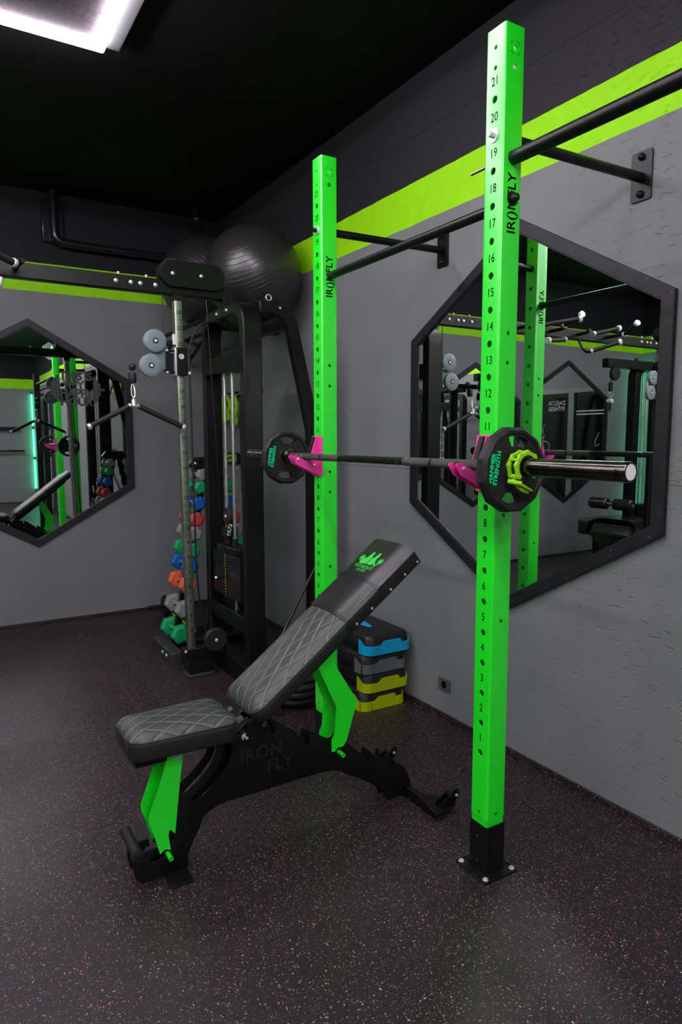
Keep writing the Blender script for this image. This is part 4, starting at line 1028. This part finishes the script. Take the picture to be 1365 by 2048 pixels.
# ------------------------------------------------------------------ the unseen side of the room, visible in the mirrors
# glass door on the left wall (lettering is printed for readers outside)
t = thing('glass_door', 'dark glass door in a grey frame with reversed pale lettering, seen reflected', 'door', (XL, 2.9, 0))
t['kind'] = 'structure'; t.name = 'door_1'
fx0, fx1 = XL, XL+.05
g = MB(); g.box(fx0, fx1, 1.95, 2.01, 0, 2.12); g.box(fx0, fx1, 2.86, 2.95, 0, 2.12); g.box(fx0, fx1, 3.60, 3.66, 0, 2.12); g.box(fx0, fx1, 2.01, 2.86, 2.06, 2.12); g.box(fx0, fx1, 2.95, 3.60, 2.06, 2.12); g.box(fx0, fx1, 2.01, 2.86, 0, .08); g.box(fx0, fx1, 2.95, 3.6, 0, .08)
g.build('door_frame', 'doorgrey', t, bevel=.003)
MB().box(fx0+.01, fx0+.02, 2.01, 2.86, .08, 2.06).build('glass_pane', 'glass', t, smooth=0)
MB().box(fx0+.01, fx0+.02, 2.95, 3.60, .08, 2.06).build('glass_pane', 'glass', t, smooth=0)
g = MB()
g.add(text_mesh('ZAJĘCIA', .085, 1), frame_mtx((fx0+.0210, 2.62, 1.925), (0, -1, 0), (0, 0, 1)))
g.add(text_mesh('FITNESS', .085, 1, bold=.001), frame_mtx((fx0+.0210, 2.62, 1.84), (0, -1, 0), (0, 0, 1)))
for z in (1.80, 1.755): g.box(fx0+.0205, fx0+.0215, 2.97, 3.44, z-.009, z+.009)
g.tube([(fx0+.022, 2.40, 1.62), (fx0+.022, 2.36, 1.52), (fx0+.022, 2.42, 1.44), (fx0+.022, 2.33, 1.38), (fx0+.022, 2.50, 1.36), (fx0+.022, 2.52, 1.26), (fx0+.022, 2.40, 1.20)], .005, 6, 2)
g.tube([(fx0+.022, 3.38, 1.5), (fx0+.022, 3.31, 1.36), (fx0+.022, 3.33, 1.30), (fx0+.022, 3.39, 1.34)], .005, 6, 2)
g.build('door_lettering', 'letter', t, smooth=0)
hd = MB().tube([(fx1, 2.83, 1.05), (fx1+.05, 2.83, 1.05), (fx1+.05, 2.71, 1.05)], .009, 10, 1).build('door_handle', 'zinc', t)
# green LED tubes in the corners
for x, y, lab in ((XL+.15, YB-.03, 'vertical green light tube in the far left corner, seen reflected'), (-.045, YF+.05, 'vertical green light tube in the corner behind the camera, seen in the far mirror')):
    t = thing('corner_light', lab, 'light tube', (x, y, .3), 'green corner light tubes')
    for a, b in ((.30, .95), (1.02, 1.62), (1.70, 2.40)): MB().cyl((x, y, a), (x, y, b), .014, 14).build('light_tube', 'ledg', t)
    g = MB()
    for z in (.29, .985, 1.66, 2.41): g.cyl((x, y, z-.02), (x, y, z+.02), .018, 14)
    g.build('tube_clips', 'rubber', t)
# lat pulldown machine in the far left corner
t = thing('lat_pulldown_machine', 'black pulldown machine with roller pads and seat, seen in the right mirror', 'pulldown machine', (-4.6, 3.2, 0))
def archx(x0, x1, zt, r, n=8):
    pts = [(x0, .02)]
    for i in range(n+1): a = PI-PI/2*i/n; pts.append((x0+r+r*math.cos(a), zt-r+r*math.sin(a)))
    for i in range(n+1): a = PI/2-PI/2*i/n; pts.append((x1-r+r*math.cos(a), zt-r+r*math.sin(a)))
    return pts+[(x1, .02)]
MB().ring([(x, 3.05, z) for x, z in archx(-4.82, -4.35, 2.22, .16)], [(x, 3.05, z) for x, z in archx(-4.74, -4.44, 2.14, .10)], (0, .10, 0)).build('upright_frame', 'black', t, bevel=.006)
MB().box(-4.60, -3.80, 2.98, 3.06, 2.14, 2.23).build('pulldown_arm', 'black', t, bevel=.004)
MB().cyl((-3.93, 2.98, 2.08), (-3.93, 3.02, 2.08), .07, 28, bev=.006).build('arm_pulley', 'rubber', t)
MB().box(-4.95, -3.5, 3.02, 3.12, 0, .08).build('base_rail', 'black', t, bevel=.004)
MB().box(-3.9, -3.82, 3.03, 3.11, .08, .52).build('seat_post', 'black', t, bevel=.004)
MB().xy(rrect(-4.10, 3.07, .34, .24, .10, 6), .40, .56).build('seat_pad', 'vinyl', t, bevel=.02, seg=3)
for s in (-1, 1): MB().cyl((-4.05, 3.07+s*.04, .72), (-4.05, 3.07+s*.26, .72), .062, 24, bev=.015).build('roller_pad', 'vinyl', t)
MB().cyl((-4.05, 2.80, .72), (-4.05, 3.34, .72), .016, 14).build('roller_axle', 'chrome', t)
MB().tube([(-4.05, 3.07, .72), (-4.30, 3.07, .74), (-4.42, 3.08, .74)], .025, 12).build('roller_arm', 'black', t)
for x in (-4.62, -4.55): MB().cyl((x, 3.10, .1), (x, 3.10, 2.10), .010, 12).build('guide_rod', 'chrome', t)
g = MB()
for k_ in range(16): g.box(-4.70, -4.47, 3.04, 3.16, .14+.035*k_, .14+.035*k_+.031)
g.build('weight_stack', 'blackm', t, bevel=.001)
t2 = thing('hanging_handle', 'single black stirrup handle hanging from the pulldown arm, seen reflected', 'cable handle', (-3.93, 3.0, 1.8))
MB().tube([(-3.87, 3.0, 2.07), (-3.87, 3.0, 1.98)], .004, 8).build('cable', 'bar', t2)
MB().cyl((-3.87, 3.0, 1.99), (-3.87, 3.0, 1.90), .022, 14, bev=.006).build('stopper', 'rubber', t2)
MB().torus((-3.87, 3.0, 1.865), (0, 1, 0), .028, .005, 20, 8).build('carabiner', 'chrome', t2)
MB().cyl((-3.87, 2.97, 1.80), (-3.87, 3.03, 1.80), .024, 16, bev=.004).build('swivel', 'white', t2)
MB().cyl((-3.87, 3.0, 1.78), (-3.87, 3.0, 1.70), .014, 12).build('grip', 'rubber', t2)
# stack machine on the left wall
t = thing('plate_tower_machine', 'dark weight stack machine against the left wall, seen doubly reflected', 'weight machine', (XL+.5, .5, 0))
MB().ring([(XL+.35, y, z) for y, z in archx(-.25, 1.05, 2.15, .14)], [(XL+.35, y, z) for y, z in archx(-.17, .97, 2.07, .08)], (.10, 0, 0)).build('upright_frame', 'black', t, bevel=.006)
MB().box(XL+.36, XL+.44, -.17, .97, 1.86, 1.93).build('cross_member', 'black', t, bevel=.004)
for y in (.18, .28, .52, .62): MB().cyl((XL+.40, y, .1), (XL+.40, y, 2.05), .012, 12).build('guide_rod', 'chrome', t)
g = MB()
for k_ in range(14): g.box(XL+.33, XL+.48, .10, .72, .15+.055*k_, .15+.055*k_+.048)
g.build('weight_stack', 'sgrey', t, bevel=.002)
g = MB()
for k_ in range(5): g.cyl((XL+.50, .05, .95+.13*k_), (XL+.50, .85, .95+.13*k_), .012, 12)
g.build('rack_rungs', 'chrome', t)
# machines and barbell behind the camera, reflected in the far mirror
t = thing('rear_cable_tower', 'tall black cable tower near the right wall behind the camera, seen in the far mirror', 'cable tower', (-.3, -4.2, 0))
MB().ring([(x, -4.2, z) for x, z in archx(-.36, -.06, 2.25, .12)], [(x, -4.2, z) for x, z in archx(-.31, -.11, 2.19, .08)], (0, .10, 0)).build('upright_frame', 'charcoal', t, bevel=.006)
MB().box(-.24, -.15, -4.25, -4.08, .0, 2.15).build('stack_shroud', 'blackm', t, bevel=.01)
MB().tube([(-.34, -4.15, 2.22), (-.28, -4.0, 2.32), (-.1, -3.9, 2.38)], .025, 12, 2).build('curved_arm', 'charcoal', t)
for z in (.6, 1.1, 1.6): MB().cyl((-.34, -4.15, z), (-.08, -4.15, z), .02, 12).build('cross_bar', 'charcoal', t)
t = thing('wall_barbell', 'short black barbell on wall hooks behind the camera, seen in the far mirror', 'barbell', (-1.2, YF+.1, 1.2))
MB().cyl((-1.75, YF+.12, 1.15), (-.25, YF+.12, 1.15), .022, 14).build('shaft', 'bar', t)
MB().cyl((-1.45, YF+.12, 1.15), (-1.40, YF+.12, 1.15), .16, 24, bev=.01).build('plate', 'rubber', t)
MB().box(-1.0, -.95, YF, YF+.14, 1.10, 1.22).build('wall_hook', 'black', t)
MB().box(-.75, -.35, YF, YF+.16, 1.62, 1.67).build('wall_shelf', 'black', t)
t = thing('pale_hexagon_panel', 'pale hexagonal panel near the ceiling behind the camera, seen in the far mirror', 'panel', (-.14, -3.7, 2.98))  # stand-in for an unidentified pale hexagon in the mirror, not known to be a sign
MB().xz([(-.14+.125*math.cos(PI/2+i*PI/3), 2.98+.16*math.sin(PI/2+i*PI/3)) for i in range(6)], -3.72, -3.70).build('panel_face', 'frost', t)
MB().cyl((-.14, -3.73, 3.15), (-.14, -3.73, CEIL), .008, 8).build('panel_rod', 'black', t)

# ------------------------------------------------------------------ every bolt, hook and ring a piece of its own
SINGLE = {'bracket_bolts': 'bracket_bolt', 'base_bolts': 'base_bolt', 'yoke_rings': 'yoke_ring', 'tower_bolts': 'tower_bolt', 'bracket_bolt': 'bracket_bolt', 'beam_bolts': 'beam_bolt',
          'beam_pulley': 'beam_pulley', 'snap_studs': 'snap_stud', 'cover_seams': 'cover_seam', 'frame_spacers': 'frame_spacer', 'clamp_pins': 'clamp_pin', 'rail_hooks': 'rail_hook', 'cradle_arms': 'cradle_arm',
          'rack_bolts': 'rack_bolt', 'weight_stack': 'stack_plate', 'rack_rungs': 'rack_rung', 'tube_clips': 'tube_clip', 'hinge_plate': 'hinge_plate', 'black_cable': 'black_cable', 'steel_cable': 'steel_cable',
          'cable_stop': 'cable_stop', 'back_carrier': 'back_carrier', 'wheel_bracket': 'wheel_bracket', 'stack_edges': 'stack_edge', 'sticker_barbell': 'sticker_weight'}
for o in list(bpy.data.objects):
    nm = o.name.split('.')[0]
    if nm not in SINGLE or o.type != 'MESH': continue
    bm = bmesh.new(); bm.from_mesh(o.data); bm.verts.ensure_lookup_table()
    seen = set(); isl = []
    for v in bm.verts:
        if v.index in seen: continue
        st = [v]; cur = set()
        while st:
            w = st.pop()
            if w.index in cur: continue
            cur.add(w.index)
            for e in w.link_edges:
                x = e.other_vert(w)
                if x.index not in cur: st.append(x)
        seen |= cur; isl.append(cur)
    bm.free()
    if len(isl) < 2: o.name = SINGLE[nm]; continue
    kids = list(o.children)
    for cur in isl:
        b2 = bmesh.new(); b2.from_mesh(o.data); b2.verts.ensure_lookup_table()
        bmesh.ops.delete(b2, geom=[v for v in b2.verts if v.index not in cur], context='VERTS')
        me = bpy.data.meshes.new(SINGLE[nm]); b2.to_mesh(me); b2.free()
        me.materials.append(o.data.materials[0])
        c = o.copy(); c.data = me; c.name = SINGLE[nm]; COL.objects.link(c)
        for q in kids: q.parent = c
        kids = []
    bpy.data.objects.remove(o)
